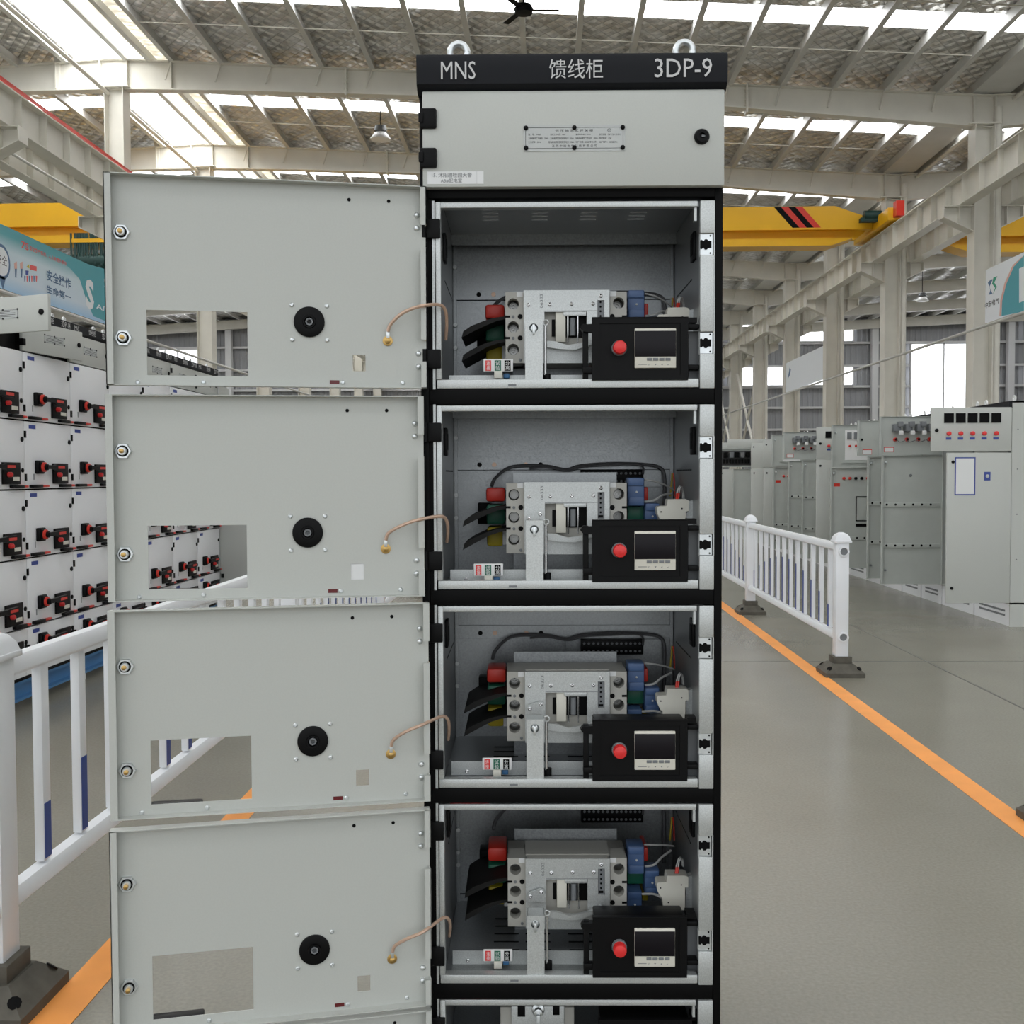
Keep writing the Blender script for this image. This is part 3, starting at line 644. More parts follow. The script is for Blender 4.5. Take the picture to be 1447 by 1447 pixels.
for k in range(5):
    d = put('compartment_door', DOORMESH['door'], CAB, (HXY[k][0], HXY[k][1], DOOR_T[k] - DH), (0, 0, rad(180 + DOOR_A[k])))
    d['label'] = '%s grey compartment door, seen from inside' % ORDS[k]
    def on(key, zx, zy, name=None):
        u, v = D2(zx, zy); return put(name or DOORMESH[key].name, DOORMESH[key], d, (u, 0, v))
    for zx, zy in ((103, 294), (112, 733)):
        for key in ('nut', 'ring', 'core', 'pin'): on(key, zx, zy)
    on('boss', 889, 641); on('hub', 889, 641)
    for zx, zy in ((815, 571), (963, 571), (818, 717), (964, 714), (172, 915), (445, 906), (1031, 890), (1285, 884)): on('screw', zx, zy)
    for zx, zy in ((1344, 176), (1344, 231), (1352, 759), (1352, 815)): on('rivet', zx, zy)
    for zx, zy in ((1057, 121), (1225, 121)): on('hole', zx, zy)
    on('rwin', 996, 890)
    MB().box(wu1 - .092, wu1 + .004, -.030, -.0018, wv0 - .012, wv0 - .001, .004).build('bezel_lip', BPLAST, d)
    on('term', 1221, 710); on('tnut', 1221, 710); on('lug', 1221, 710)
    if k == 1: box('paper_patch', PAPER, d, lu - .0135, lu + .0135, -.004, -.002, lv - .017, lv + .017)
    # black hinges between door and frame
    hz0 = ZBOT[k]
    for zz in (hz0 + .058, hz0 + .315):
        MB().box(-.292, -.2595, -.008, .004, zz - .019, zz + .019, .002).build('door_hinge', BPLAST, CAB)
        MB().cyl((-.2915, -.010, zz - .019), (-.2915, -.010, zz + .019), .005, n=12).build('hinge_knuckle', BPLAST, CAB)
    # braided earth cable from the door to the frame
    tu, tv = D2(1221, 690); a = rad(180 + DOOR_A[k]); tx = HXY[k][0] + tu * math.cos(a) - .008 * math.sin(a); ty = HXY[k][1] + tu * math.sin(a) + .008 * math.cos(a); tz = DOOR_T[k] - DH + tv
    up = (.058, .05, .055, .055, .05)[k]
    P = [(tx, ty, tz + .008), (tx + .006, ty - .003, tz + .022), (tx + .03, ty - .012, tz + up * .72), (tx + .062, ty - .008, tz + up * .95), (-.262, -.02, tz + up + .004), (-.25, -.006, tz + up - .006), (-.249, .012, tz + up - .03), (-.2525, .03, tz + .0)]
    MB().tube(P, .0034, n=8, sub=6).build('earth_cable', COPPER, CAB)

# ---------------------------------------------------------------- withdrawable drawer units
ZA = lambda a, b: (590 + a * .30408, 550 + b * .30408)
ZB = lambda a, b: (640 + a * .15204, 670 + b * .15204)
ZC = lambda a, b: (820 + a * .13822, 660 + b * .13822)
ZE = lambda a, b: (840 + a * .13129, 930 + b * .13129)           # third drawer
ZF = lambda a, b: (590 + a * .30408, 840 + b * .30408)
def q(base, a, b, d, k=1):
    x, z = cl(*base(a, b), d); return x, z - ZBOT[k]
def rb(mb, base, x0, y0, x1, y1, d0, d1, b=0, k=1):
    (a, c), (e, g) = q(base, x0, y0, d0, k), q(base, x1, y1, d0, k); return mb.box(a, e, d0, d1, g, c, b)
def pz(mb, base, pts, d0, d1, k=1): return mb.prism([q(base, *p, d0, k) for p in pts], d0, d1)
DRW = thing('drawer_unit', 'x', 'drawer', CABO, CABR, 'withdrawable drawer units of the open cabinet')
def B(name, m, base, x0, y0, x1, y1, d0, d1, b=0, parent=None, k=1): return rb(MB(), base, x0, y0, x1, y1, d0, d1, b, k).build(name, m, parent or DRW)
PXY = lambda a, b: (a, b)
xl, _ = cl(617.5, 700); xl2, _ = cl(625, 700); xs0, _ = cl(988.5, 700); xs1, _ = cl(1009, 700); xr_, _ = cl(986.5, 700)
br0 = MB().box(xl + .001, xr_ + .001, .0, .022, .0, .0175, .0015).build('bottom_rail', GALV, DRW)
MB().box(xl2 + .01, xr_ - .005, .022, .078, .002, .004).box(xl2 + .01, xr_ - .005, .076, .078, .004, .033).build('tray', GALV, DRW)
MB().box(xl2 - .001, xr_ - .002, .0, .02, .3565, .368, .0015).build('top_rail', GALV, DRW)
MB().box(xl, xl2, -.002, .02, .0178, .368, .0015).build('left_stile', GALV, DRW)
MB().box(xr_ - .008, xr_ - .003, .006, .02, .33, .356).build('corner_tab', GALV, DRW)
st = MB()
for z0, z1 in ((-.002, .0665), (.110, .2605), (.304, .368)): st.box(xs0, xs1, -.002, .014, z0, z1, .0012)
st.box(xs1 - .002, xs1, -.002, .014, .066, .305).box(xs0, xs1, .012, .014, .066, .305)
st = st.build('latch_strip', GALV, DRW)
for zc in (.088, .2825):
    MB().box(xs0 + .001, xs1 - .0035, .004, .006, zc - .0205, zc + .0205).build('latch_plate', ZINC, st)
    x0, x1 = xs0 + .001, xs1 - .006
    MB().prism([(x0, zc + .008), (x0 + .003, zc + .009), (x0 + .006, zc + .006), (x0 + .009, zc + .010), (x0 + .013, zc + .010), (x0 + .016, zc + .007), (x1, zc + .007), (x1, zc - .007), (x0 + .016, zc - .007), (x0 + .013, zc - .010), (x0 + .009, zc - .010), (x0 + .006, zc - .006), (x0 + .003, zc - .009), (x0, zc - .008)], .0025, .0038).build('latch_notch', BLACK, st)
    for s in (-1, 1): MB().cyl((xs1 - .008, .004, zc + s * .017), (xs1 - .008, .0028, zc + s * .017), .0018, n=8).build('pin_hole', BLACK, st)
# mounting plate and breaker
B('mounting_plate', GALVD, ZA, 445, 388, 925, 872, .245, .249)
brk = rb(MB(), ZA, 497, 440, 895, 762, .134, .235, .004)
(xa, zt_), (xb, zb_) = q(ZA, 412, 437, .126), q(ZA, 497, 762, .126)
holes = [q(ZA, 448, y, .126) for y in (491, 596, 699)]
edges = [zt_, (holes[0][1] + holes[1][1]) / 2, (holes[1][1] + holes[2][1]) / 2, zb_]
for i, (hx, hz_) in enumerate(holes): brk.holecell(xa, xb, edges[i + 1], edges[i], .126, .150, hx, hz_, .0120)
(xc, _), (xd, _) = q(ZA, 895, 437, .126), q(ZA, 972, 762, .126)
hr = [q(ZA, 935, y, .126) for y in (487, 592, 697)]
for i, (hx, hz_) in enumerate(hr): brk.holecell(xc, xd, edges[i + 1], edges[i], .126, .150, hx, hz_, .0120)
brk.box(xa, xb, .185, .235, zb_, zt_).box(xc, xd, .185, .235, zb_, zt_)
brk.box(xa, xa + .003, .15, .19, zb_, zt_).box(xb - .003, xb, .15, .19, zb_, zt_).box(xc, xc + .003, .15, .19, zb_, zt_).box(xd - .003, xd, .15, .19, zb_, zt_)
brk.box(xa, xd, .15, .235, zt_ - .004, zt_); brk.box(xa, xd, .15, .235, zb_, zb_ + .004)
brk = brk.build('circuit_breaker', BEIGE, DRW)
STEELD = mat('dull_steel', (.42, .42, .41), .35, metal=.9)
tm = MB().lathe([(.0098, .176), (.0098, .166), (.0088, .166), (.0088, .174), (.0066, .174), (.0066, .168), (.0042, .168), (.0042, .174), (.0022, .174), (.0022, .168), (.0008, .168)], (0, 0, 0), 'y', 20).mesh('terminal_screw', STEELD)
td_ = MB().cyl((0, .1845, 0), (0, .1745, 0), .0112, n=20).mesh('terminal_well', DARKIN)
for hx, hz_ in holes + hr: put('terminal_screw', tm, brk, (hx, 0, hz_)); put('terminal_well', td_, brk, (hx, 0, hz_))
sh_ = MB().cyl((0, .1263, 0), (0, .1252, 0), .0052, n=14).mesh('vent_hole', BLACK)
ss_ = MB().lathe([(.0032, 0), (.0032, -.0012), (.001, -.0016)], (0, .126, 0), 'y', 12).mesh('ear_screw', GREYP)
for y in (549, 647):
    for cx_, sx, lx in ((480, 448, (410, 433)), (905, 0, (950, 972))):
        a, c = q(ZA, cx_, y, .126); put('vent_hole', sh_, brk, (a, 0, c))
        if sx: a, c = q(ZA, sx, y + 1, .126); put('ear_screw', ss_, brk, (a, 0, c))
        B('barrier_slot', BLACK, ZA, lx[0], y - 5, lx[1], y + 5, .1252, .1265, parent=brk)
for a, b in ((478, 448), (480, 748), (908, 445), (908, 748)): B('corner_label', PAPER, ZA, a - 14, b - 11, a + 14, b + 11, .1252, .1262, parent=brk) if b < 500 else put('ear_screw', ss_, brk, (q(ZA, a, b, .126)[0], 0, q(ZA, a, b, .126)[1]))
# silver cover plate with its window
(a, c), (e, g) = q(ZA, 496, 432, .116), q(ZA, 893, 766, .116)
(wa, wc), (we, wg) = q(ZA, 592, 531, .116), q(ZA, 788, 693, .116)
(ta, tc), (te, tg) = q(ZA, 837, 478, .116), q(ZA, 869, 602, .116)
cov = MB().plate(a, e, g, c, .116, .119, [(wa, we, wg, wc), (ta, te, tg, tc)]).box(a, a + .002, .119, .135, g, c).box(e - .002, e, .119, .135, g, c).build('cover_plate', GALV, DRW)
B('cover_seam', GREYP, ZA, 592, 526, 836, 527.5, .1157, .116, parent=cov); 
cs = MB().lathe([(.0042, 0), (.004, -.002), (.0022, -.003), (.001, -.0022)], (0, .116, 0), 'y', 12).mesh('cover_screw', STEEL)
for x_, y_ in ((518, 499), (617, 497), (717, 495), (817, 494), (852, 458)): p = q(ZA, x_, y_, .116); put('cover_screw', cs, cov, (p[0], 0, p[1]))
for s_, x_, y_, hh in (('06333', 578, 482, 62),): 
    p = q(ZA, x_, y_, .1158); text(s_, GREYP, cov, hh * .30408 / 660, .0062, (p[0], .1157, p[1]), (PI / 2, -PI / 2, 0), ext=.0001)
tr = B('trip_unit', GREYP, ZA, 838, 480, 868, 600, .1185, .13, parent=cov)
for y in (486, 507, 528, 550, 572): p = q(ZA, 851, y, .118); MB().cyl((p[0], .1186, p[1]), (p[0], .1176, p[1]), .0022, n=8).build('trip_screw', BLACK, cov)
B('trip_button', BLACK, ZA, 840, 585, 862, 596, .1176, .119, parent=cov)
tog = B('toggle_frame', CREAMW, ZA, 643, 530, 690, 668, .1195, .128, .0015)
B('toggle_recess', BLACK, ZA, 676, 545, 785, 642, .1315, .1345); B('toggle_slot', BLACK, ZA, 626, 560, 642, 638, .131, .1345)
p0, p1 = q(ZA, 722, 556, .126), q(ZA, 722, 636, .126); MB().cyl((p0[0], .128, p0[1]), (p1[0], .128, p1[1]), .0065, n=14).build('toggle_lever', GREYP, DRW)
for x_ in (700, 746): p0, p1 = q(ZA, x_, 538, .12), q(ZA, x_, 672, .12); MB().cyl((p0[0], .121, p0[1]), (p1[0], .121, p1[1]), .0017, n=8).build('drive_rod', STEEL, DRW)
B('drive_clip', GALV, ZA, 680, 530, 785, 549, .117, .126, .001)
pz(MB(), ZA, [(603, 670), (640, 672), (700, 690), (760, 680), (800, 668), (830, 662), (846, 640), (858, 648), (845, 678), (800, 690), (735, 712), (660, 708), (605, 700)], .100, .108).build('crank_arm', GALV, DRW)
pz(MB(), ZB, [(685, 425), (690, 385), (800, 345), (835, 355), (850, 400), (850, 470), (685, 470)], .106, .111).build('lever_bracket', GALV, DRW)
for x_, y_ in ((708, 413), (810, 372)): p = q(ZB, x_, y_, .106); put('cover_screw', cs, DRW, (p[0], -.011, p[1]))
# upright operating bracket, push rod
(a, c), (e, g) = q(ZA, 503, 610, .004), q(ZA, 585, 897, .004)
lx_, lz_ = q(ZB, 756, 515, .004)
bk = MB().plate(a, e, g, lz_ - .0125, .004, .0065).holecell(a, e, lz_ - .0125, c, .004, .0065, lx_, lz_, .0088)
bk.box(a, a + .002, .0065, .045, g, c).box(e - .002, e, .0065, .045, g, c).box(a, e, .0065, .045, c - .002, c)
bk = bk.build('operating_bracket', GALV, DRW)
MB().lathe([(.010, 0), (.010, -.001), (.006, -.0035), (.002, -.004)], (lx_, .012, lz_), 'y', 16).build('cam_bolt', ZINC, bk)
MB().box(lx_ - .0025, lx_ + .0025, -.004, .008, lz_ - .013, lz_ + .006, .001).build('cam_tongue', ZINC, bk)
rx, rz1 = q(ZB, 863, 470, .03); _, rz0 = q(ZB, 863, 925, .03)
MB().cyl((rx, .03, rz0), (rx, .03, rz1), .0030, n=12).build('push_rod', STEEL, DRW)
cx_, cz_ = q(ZB, 866, 445, .03)
MB().tube([(cx_ + .0052 * math.cos(2 * PI * i / 16), .028, cz_ + .0052 * math.sin(2 * PI * i / 16)) for i in range(17)], .0018, n=8, sub=1).build('rod_eye', GALV, DRW)
p0, p1 = q(ZB, 878, 915, .03), q(ZB, 878, 1000, .03); MB().cyl((p0[0], .034, p0[1]), (p1[0], .034, max(p1[1], .005)), .0078, n=16).build('rod_cap', BPLAST, DRW)
# phase caps, insulation strips
for nm, m_, (x0, y0, x1, y1) in (('red_phase_cap', RED, (318, 458, 408, 523)), ('green_phase_cap', GREEN, (320, 536, 408, 628)), ('yellow_phase_cap', YELLOW, (322, 640, 398, 730))):
    B(nm, m_, ZA, x0, y0, x1, y1, .215, .30, .006)
B('cap_liner', PAPER, ZA, 396, 650, 414, 722, .2, .23)
B('busbar_block', BLACK, ZA, 280, 528, 345, 626, .30, .34, .002)
for pts in ([(505, 292), (400, 305), (300, 335), (180, 380), (105, 432), (90, 490), (200, 432), (320, 375), (420, 335), (505, 318)], [(505, 502), (400, 515), (300, 545), (180, 600), (105, 648), (92, 705), (200, 645), (340, 570), (430, 540), (505, 527)]):
    pz(MB(), ZB, pts, .14, .30).build('phase_barrier', RUBBER, DRW)
# current transformers
def ct(base, x0, y0, x1, y1, d0, k):
    t_ = rb(MB(), base, x0, y0, x1, y1, d0, d0 + .05, .003, k).build('current_transformer', BLUE, DRW); h = y1 - y0; w = x1 - x0
    rb(MB(), base, x0 + .06 * w, y0 + .02 * h, x1 - .03 * w, y0 + .28 * h, d0 - .004, d0, .001, k).build('transformer_clamp', BLUE, t_)
    rb(MB(), base, x0 + .08 * w, y0 + .68 * h, x1 - .02 * w, y0 + .97 * h, d0 - .004, d0, .001, k).build('transformer_clamp', BLUE, t_)
    a, c = q(base, (x0 + x1) / 2 + .03 * w, (y0 + y1) / 2, d0, k); MB().lathe([(.0024, 0), (.0022, -.002), (.001, -.003)], (a, d0, c), 'y', 8).build('clamp_screw', WHITE, t_)
ct(ZC, 486, 108, 655, 400, .168, 1); ct(ZC, 660, 370, 812, 640, .176, 1); ct(ZE, 352, 548, 512, 830, .168, 2)
B('green_phase_cap', GREEN, ZC, 482, 402, 655, 560, .20, .29, .003); B('red_phase_cap', RED, ZC, 650, 205, 695, 345, .215, .30, .003)
B('yellow_phase_cap', YELLOW, ZE, 515, 600, 580, 690, .215, .29, .003, k=2)
# miniature breaker on the right, wires
pz(MB(), ZC, [(785, 420), (800, 402), (885, 398), (893, 330), (1080, 328), (1112, 345), (1112, 450), (1078, 455), (1078, 690), (860, 690), (842, 560), (820, 545), (790, 480)], .117, .153).build('miniature_breaker', CREAMW, DRW)
pz(MB(), ZC, [(1112, 350), (1210, 330), (1210, 690), (1085, 690), (1085, 470), (1112, 450)], .125, .145).build('din_bracket', GALV, DRW)
for x_, y_ in ((825, 458), (1040, 424), (905, 610)): p = q(ZC, x_, y_, .117); MB().cyl((p[0], .1172, p[1]), (p[0], .1164, p[1]), .0016, n=8).build('rivet_hole', BLACK, DRW)
def wire(base, pts, r, m_, nm='wire', k=1): MB().tube([(*q(base, a, b, d, k), d) for a, b, d in pts] and [(q(base, a, b, d, k)[0], d, q(base, a, b, d, k)[1]) for a, b, d in pts], r, n=6, sub=5).build(nm, m_, DRW)
for x_ in (985, 1005): wire(ZC, [(x_ - 4, 330, .13), (x_ + 4, 270, .135)], .0022, RED, 'ferrule')
wire(ZC, [(985, 275, .135), (1000, 225, .14), (1020, 198, .15), (1045, 240, .17), (1050, 330, .18)], .0017, WIRE)
wire(ZC, [(1008, 275, .135), (1018, 220, .14), (1040, 205, .15), (1058, 260, .17), (1060, 340, .18)], .0015, WIRE)
wire(ZC, [(655, 128, .19), (770, 148, .2), (900, 200, .23), (960, 240, .25)], .0020, WIRE)
wire(ZC, [(662, 355, .19), (755, 340, .19), (840, 290, .21), (930, 270, .24)], .0026, WIRE)
wire(ZE, [(512, 575, .17), (640, 568, .16), (720, 585, .14)], .0026, WIRE, k=2)
wire(ZC, [(940, 60, .33), (935, 150, .33), (920, 300, .33)], .0022, YELLOW)
wire(ZC, [(950, 60, .33), (962, 160, .33), (965, 300, .33)], .0018, RED)
wire(ZA, [(345, 450, .33), (360, 415, .35), (415, 370, .375), (480, 356, .385), (600, 358, .385), (690, 374, .385), (760, 356, .385), (900, 346, .385), (1040, 349, .385), (1120, 362, .385), (1147, 400, .385), (1148, 520, .385), (1146, 640, .385)], .0042, GWIRE, 'cable_bundle')
wire(ZA, [(520, 368, .38), (600, 362, .378), (700, 378, .378), (770, 360, .378), (900, 352, .378), (1035, 352, .378), (1048, 395, .36)], .0028, GWIRE, 'cable_bundle')
# terminal strip on the back wall
ts = B('terminal_strip', BPLAST, ZF, 760, 212, 1050, 280, .372, .395, .002, k=2); B('strip_rail', GALVD, ZF, 690, 210, 1130, 282, .395, .398, k=2)
tmm = MB().lathe([(.0033, 0), (.003, -.002), (.001, -.0025)], (0, .372, 0), 'y', 8).mesh('strip_screw', GREYP)
for i in range(13):
    for y in (228, 264): p = q(ZF, 775 + i * 21.5, y, .372, 2); put('strip_screw', tmm, ts, (p[0], 0, p[1]))
# position flag tag
tg = B('position_flag', WHITE, ZB, 193, 832, 467, 945, .050, .053, .001)
for m_, x0, x1, t_ in ((REDB, 212, 264, '连\n接'), (GREEN, 296, 356, '试\n验'), (BLACK, 387, 444, '分\n离')):
    B('flag_field', m_, ZB, x0, 845, x1, 940, .0494, .05, parent=tg)
    p0, p1 = q(ZB, x0 + 10, 852, .0493), q(ZB, x1 - 10, 934, .0493); text(t_, WHITE, tg, p1[0] - p0[0], p0[1] - p1[1], ((p0[0] + p1[0]) / 2, .0492, (p0[1] + p1[1]) / 2), ext=.0001)
B('flag_stand', CREAMW, ZB, 292, 944, 368, 1012, .046, .058, .001); B('flag_pivot', CHAN, ZB, 378, 955, 435, 1000, .06, .07, .002)
for x_, y_ in ((122, 980), (780, 965)): p = q(ZB, x_, y_, .076); put('cover_screw', cs, DRW, (p[0], -.040, p[1]))
B('rail_notch', GREYP, ZB, 520, 1034, 596, 1054, -.0006, .0006)
# metering panel with red lamp
(a, c), (e, g) = q(ZC, 122, 538, -.002), q(ZC, 1098, 1172, -.002)
(ia, ic), (ie, ig) = q(ZC, 200, 602, -.002), q(ZC, 1020, 1118, -.002)
mp = MB().plate(a, e, g, c, -.004, .006, [(ia, ie, ig, ic)]).box(a + .004, e - .004, .0, .062, g + .003, c - .003, .003).box(ia, ie, -.0015, .002, ig, ic).build('meter_panel', BPLAST, DRW)
for s in ((a, e, c - .0022, c), (a, e, g, g + .0022)): MB().box(s[0], s[1], -.0055, -.0035, s[2], s[3], .0007).build('bezel_edge', BPLAST, mp)
B('panel_flange', BPLAST, ZC, 1095, 530, 1190, 580, .01, .04, parent=mp)
x_, z_ = q(ZC, 402, 855, -.012)
MB().lathe([(.0152, 0), (.0152, -.006), (.0138, -.008)], (x_, -.0015, z_), 'y', 28).build('lamp_collar', GREYP, mp)
MB().lathe([(.0134, -.004), (.0134, -.021), (.0120, -.0245), (.006, -.0265), (.001, -.027)], (x_, -.0015, z_), 'y', 28).build('red_lamp', REDB, mp)
ds = B('meter_face', CREAMW, ZC, 556, 655, 976, 1055, -.0075, -.0015, .0015, mp)
B('meter_screen', SCREEN, ZC, 558, 682, 974, 941, -.0085, -.007, .0004, mp)
for x0 in (680, 743, 806, 869): B('meter_button', GREYP, ZC, x0, 955, x0 + 52, 983, -.0088, -.007, .0006, mp)
for t_, x0, x1 in (('SET', 690, 716), ('▼', 757, 780), ('◀', 823, 840), ('↵', 888, 903)):
    p0, p1 = q(ZC, x0, 1015, -.0078), q(ZC, x1, 1030, -.0078); text(t_, GREYP, mp, p1[0] - p0[0], p0[1] - p1[1], ((p0[0] + p1[0]) / 2, -.0077, (p0[1] + p1[1]) / 2), ext=.0001)
B('meter_mark', GREYP, ZC, 592, 1017, 680, 1023, -.0078, -.0074, 0, mp)
arm = B('panel_arm', BPLAST, ZC, 28, 600, 86, 1180, .004, .016, .001)
pz(MB(), ZC, [(0, 645), (20, 612), (130, 605), (130, 690), (60, 688), (20, 672)], -.004, .014).build('arm_hook', BPLAST, arm)
B('arm_hook', BPLAST, ZC, 28, 1035, 130, 1102, -.002, .014, .002, arm)
for y0, y1 in ((600, 650), (1010, 1062)): B('panel_hinge', BPLAST, ZC, 1098, y0, 1214, y1, .004, .03, .002, mp)
B('hinge_plate', GREYP, ZC, 1104, 650, 1205, 1172, .03, .034)
drawers = [DRW]
for k in range(1, 4): drawers.append(copy_tree(DRW))
for k, d in enumerate(drawers):
    d.location = CABO + Vector((0, 0, ZBOT[k]))
    d['label'] = ['topmost', 'second from top', 'third from top', 'fourth from top'][k] + ' drawer unit with breaker and red lamp in the open cabinet'
# the flag is turned differently in each drawer; it stands forward of the tray in the lower ones
for k, dx, dz in ((0, .022, .016), (2, .016, 0), (3, .016, 0)):
    for ch in drawers[k].children:
        if ch.name.split('.')[0] in ('position_flag', 'flag_stand', 'flag_pivot'): ch.location.x += dx; ch.location.z += dz
# fifth drawer, cut by the bottom of the picture: a smaller unit with a rotary drive
d5 = thing('drawer_unit', 'lowest drawer unit with rotary drive, cut off by the bottom of the photo', 'drawer', CABO + Vector((0, 0, ZBOT[4])), CABR, 'withdrawable drawer units of the open cabinet')
for ch in DRW.children:
    if ch.name.split('.')[0] in ('top_rail', 'left_stile', 'latch_strip', 'bottom_rail', 'corner_tab', 'meter_panel'):
        c = copy_tree(ch, d5)
        if c.name.startswith('meter_panel'): c.location = (.012, .01, .185)
ZG = lambda a, b: (600 + a * .29716, 1390 + b * .29716)
def B5(nm, m_, x0, y0, x1, y1, d0, d1, par=None):
    (a, c), (e, g) = cl(*ZG(x0, y0), d0), cl(*ZG(x1, y1), d0); return MB().box(a, e, d0, d1, g - ZBOT[4], c - ZBOT[4], .002).build(nm, m_, par or d5)
b5 = B5('circuit_breaker', BEIGE, 360, 112, 712, 330, .10, .2); B5('cover_plate', GALV, 412, 108, 665, 330, .092, .1)
B5('drive_slot', BLACK, 442, 106, 478, 158, .0905, .092, b5); B5('drive_slot', BLACK, 610, 106, 642, 150, .0905, .092, b5)
a, c = cl(*ZG(540, 128), .08); MB().lathe([(.014, .012), (.014, 0), (.009, -.003), (.009, -.012), (.003, -.014)], (a, .08, c - ZBOT[4]), 'y', 8).build('drive_hub', ZINC, d5)
MB().box(a - .004, a + .004, .06, .07, c - ZBOT[4] - .05, c - ZBOT[4], .002).build('drive_lever', ZINC, d5)
wl = MB()
for i in range(6): wl.tube([(.155 + i * .006, .2, .31), (.158 + i * .006, .19, .335), (.165 + i * .006, .2, .35)], .0015, n=5, sub=4)
wl.build('wire_loom', GWIRE, d5); MB().tube([(.1 + .02 * math.cos(a_), .17, .315 + .02 * math.sin(a_)) for a_ in [PI * i / 10 for i in range(11)]], .002, n=6, sub=1).build('wire', WIRE, d5)
for k, d in ((3, drawers[3]), (4, d5)):
    x0, x1 = ((-.247, -.169) if k == 3 else (-.231, -.155))
    w_ = MB().box(x0, x1, .006, .024, .3683, .3688).build('warning_sticker', REDB, d); MB().box(x0 + .002, x1 - .002, .008, .022, .3688, .3690).build('sticker_paper', PAPER, w_)

# ================================================================ railings
def post(X, Y, label, sock=0):
    t = thing('railing_post', label, 'post', (X, Y, 0), 0, 'white railing posts with rubber feet')
    MB().box(-.043, .043, -.043, .043, .06, .91, .004).build('post_shaft', PVC, t)
    MB().box(-.058, .058, -.058, .058, .898, .914, .003).add([(a * r, b * r, z) for r, z in ((.054, .913), (.047, .936), (.033, .956), (.012, .968)) for a, b in ((-1, -1), (1, -1), (1, 1), (-1, 1))], [(4 * k + i, 4 * k + (i + 1) % 4, 4 * k + 4 + (i + 1) % 4, 4 * k + 4 + i) for k in range(3) for i in range(4)] + [(12, 13, 14, 15)]).build('post_cap', PVC, t)
    f = MB(); h = .13
    f.add([(-h, -h, 0), (h, -h, 0), (h, h, 0), (-h, h, 0), (-h, -h, .03), (h, -h, .03), (h, h, .03), (-h, h, .03), (-.07, -.07, .085), (.07, -.07, .085), (.07, .07, .085), (-.07, .07, .085)],
          [(0, 1, 2, 3), (0, 4, 5, 1), (1, 5, 6, 2), (2, 6, 7, 3), (3, 7, 4, 0), (4, 8, 9, 5), (5, 9, 10, 6), (6, 10, 11, 7), (7, 11, 8, 4), (8, 11, 10, 9)])
    f.box(-.062, .062, -.062, .062, .075, .13, .004); f.build('rubber_foot', BASEB, t)
    bm = MB().lathe([(.017, .0), (.017, .004), (.006, .004)], (0, 0, 0), 'z', 10).mesh('bolt_hole', BLACK)
    for a in (-1, 1):
        for b in (-1, 1): put('bolt_hole', bm, t, (a * .098, b * .098, .056), (-a * 0 + b * -.5, a * .5, 0))
    for z in ((.84, .26) if sock else ()):
        MB().lathe([(.036, 0), (.036, -.012), (.026, -.014), (.024, -.004)], (.006, -.043, z), 'y', 20).build('rail_socket', PVC, t)
        MB().cyl((.006, -.0482, z), (.006, -.046, z), .0245, n=20).build('socket_recess', GREYP, t)
    return t
def panel(X, ya, yb, label, phase):
    t = thing('guard_railing', label, 'railing', (X, ya, 0), 0, 'white railing panels with blue strips')
    L_ = yb - ya
    for z, nm in ((.864, 'top_rail'), (.252, 'bottom_rail')):
        MB().prism([(-.029, z - .016), (-.02, z - .025), (.02, z - .025), (.029, z - .016), (.029, z + .010), (.018, z + .026), (-.018, z + .026), (-.029, z + .010)], .03, L_ - .03).build(nm, PVC, t)
    n = 12; bmz = MB().box(-.014, .014, -.022, .022, .285, .85, .003).mesh('baluster', PVC)
    for i in range(n):
        y = L_ * (i + 1.12) / (n + 1.2); b = put('baluster', bmz, t, (0, y, 0))
        hh = .10 + .28 * math.sin(PI * (i + .8) / (n + .6))
        sx = .0142 if X < 0 else -.0142
        MB().box(sx - .001, sx + .001, -.019, .019, .292, .292 + hh).build('blue_strip', PVCB, b)
RX, LX = 1.995, -1.42
post(RX, 4.06, 'white railing post whose rubber foot shows at the right edge of the photo', 1)
post(RX, 7.15, 'white railing post ending the railing right of the cabinet, with open rail sockets', 1)
post(RX, 10.3, 'white railing post behind the first railing panel on the right')
post(RX, 13.45, 'white railing post on the right, mostly hidden behind the open cabinet')
panel(RX, 7.15, 10.3, 'nearest white railing panel on the right, running from the end post', 0)
panel(RX, 10.3, 13.45, 'second white railing panel on the right, next to the black cabinet frame', 0)
post(LX, 2.61, 'large white railing post at the left edge of the photo', 1)
post(LX, 5.72, 'white railing post seen through the gap under the second grey door')
post(LX, 8.83, 'farther white railing post on the left, hidden behind the open doors')
panel(LX, 2.61, 5.72, 'nearest white railing panel on the left, beside the open doors', 0)
panel(LX, 5.72, 8.83, 'second white railing panel on the left, behind the open doors', 0)
panel(LX, 8.83, 11.95, 'third white railing panel on the left, far behind the open doors', 0)
post(LX, 11.95, 'farthest white railing post on the left, behind the open doors')

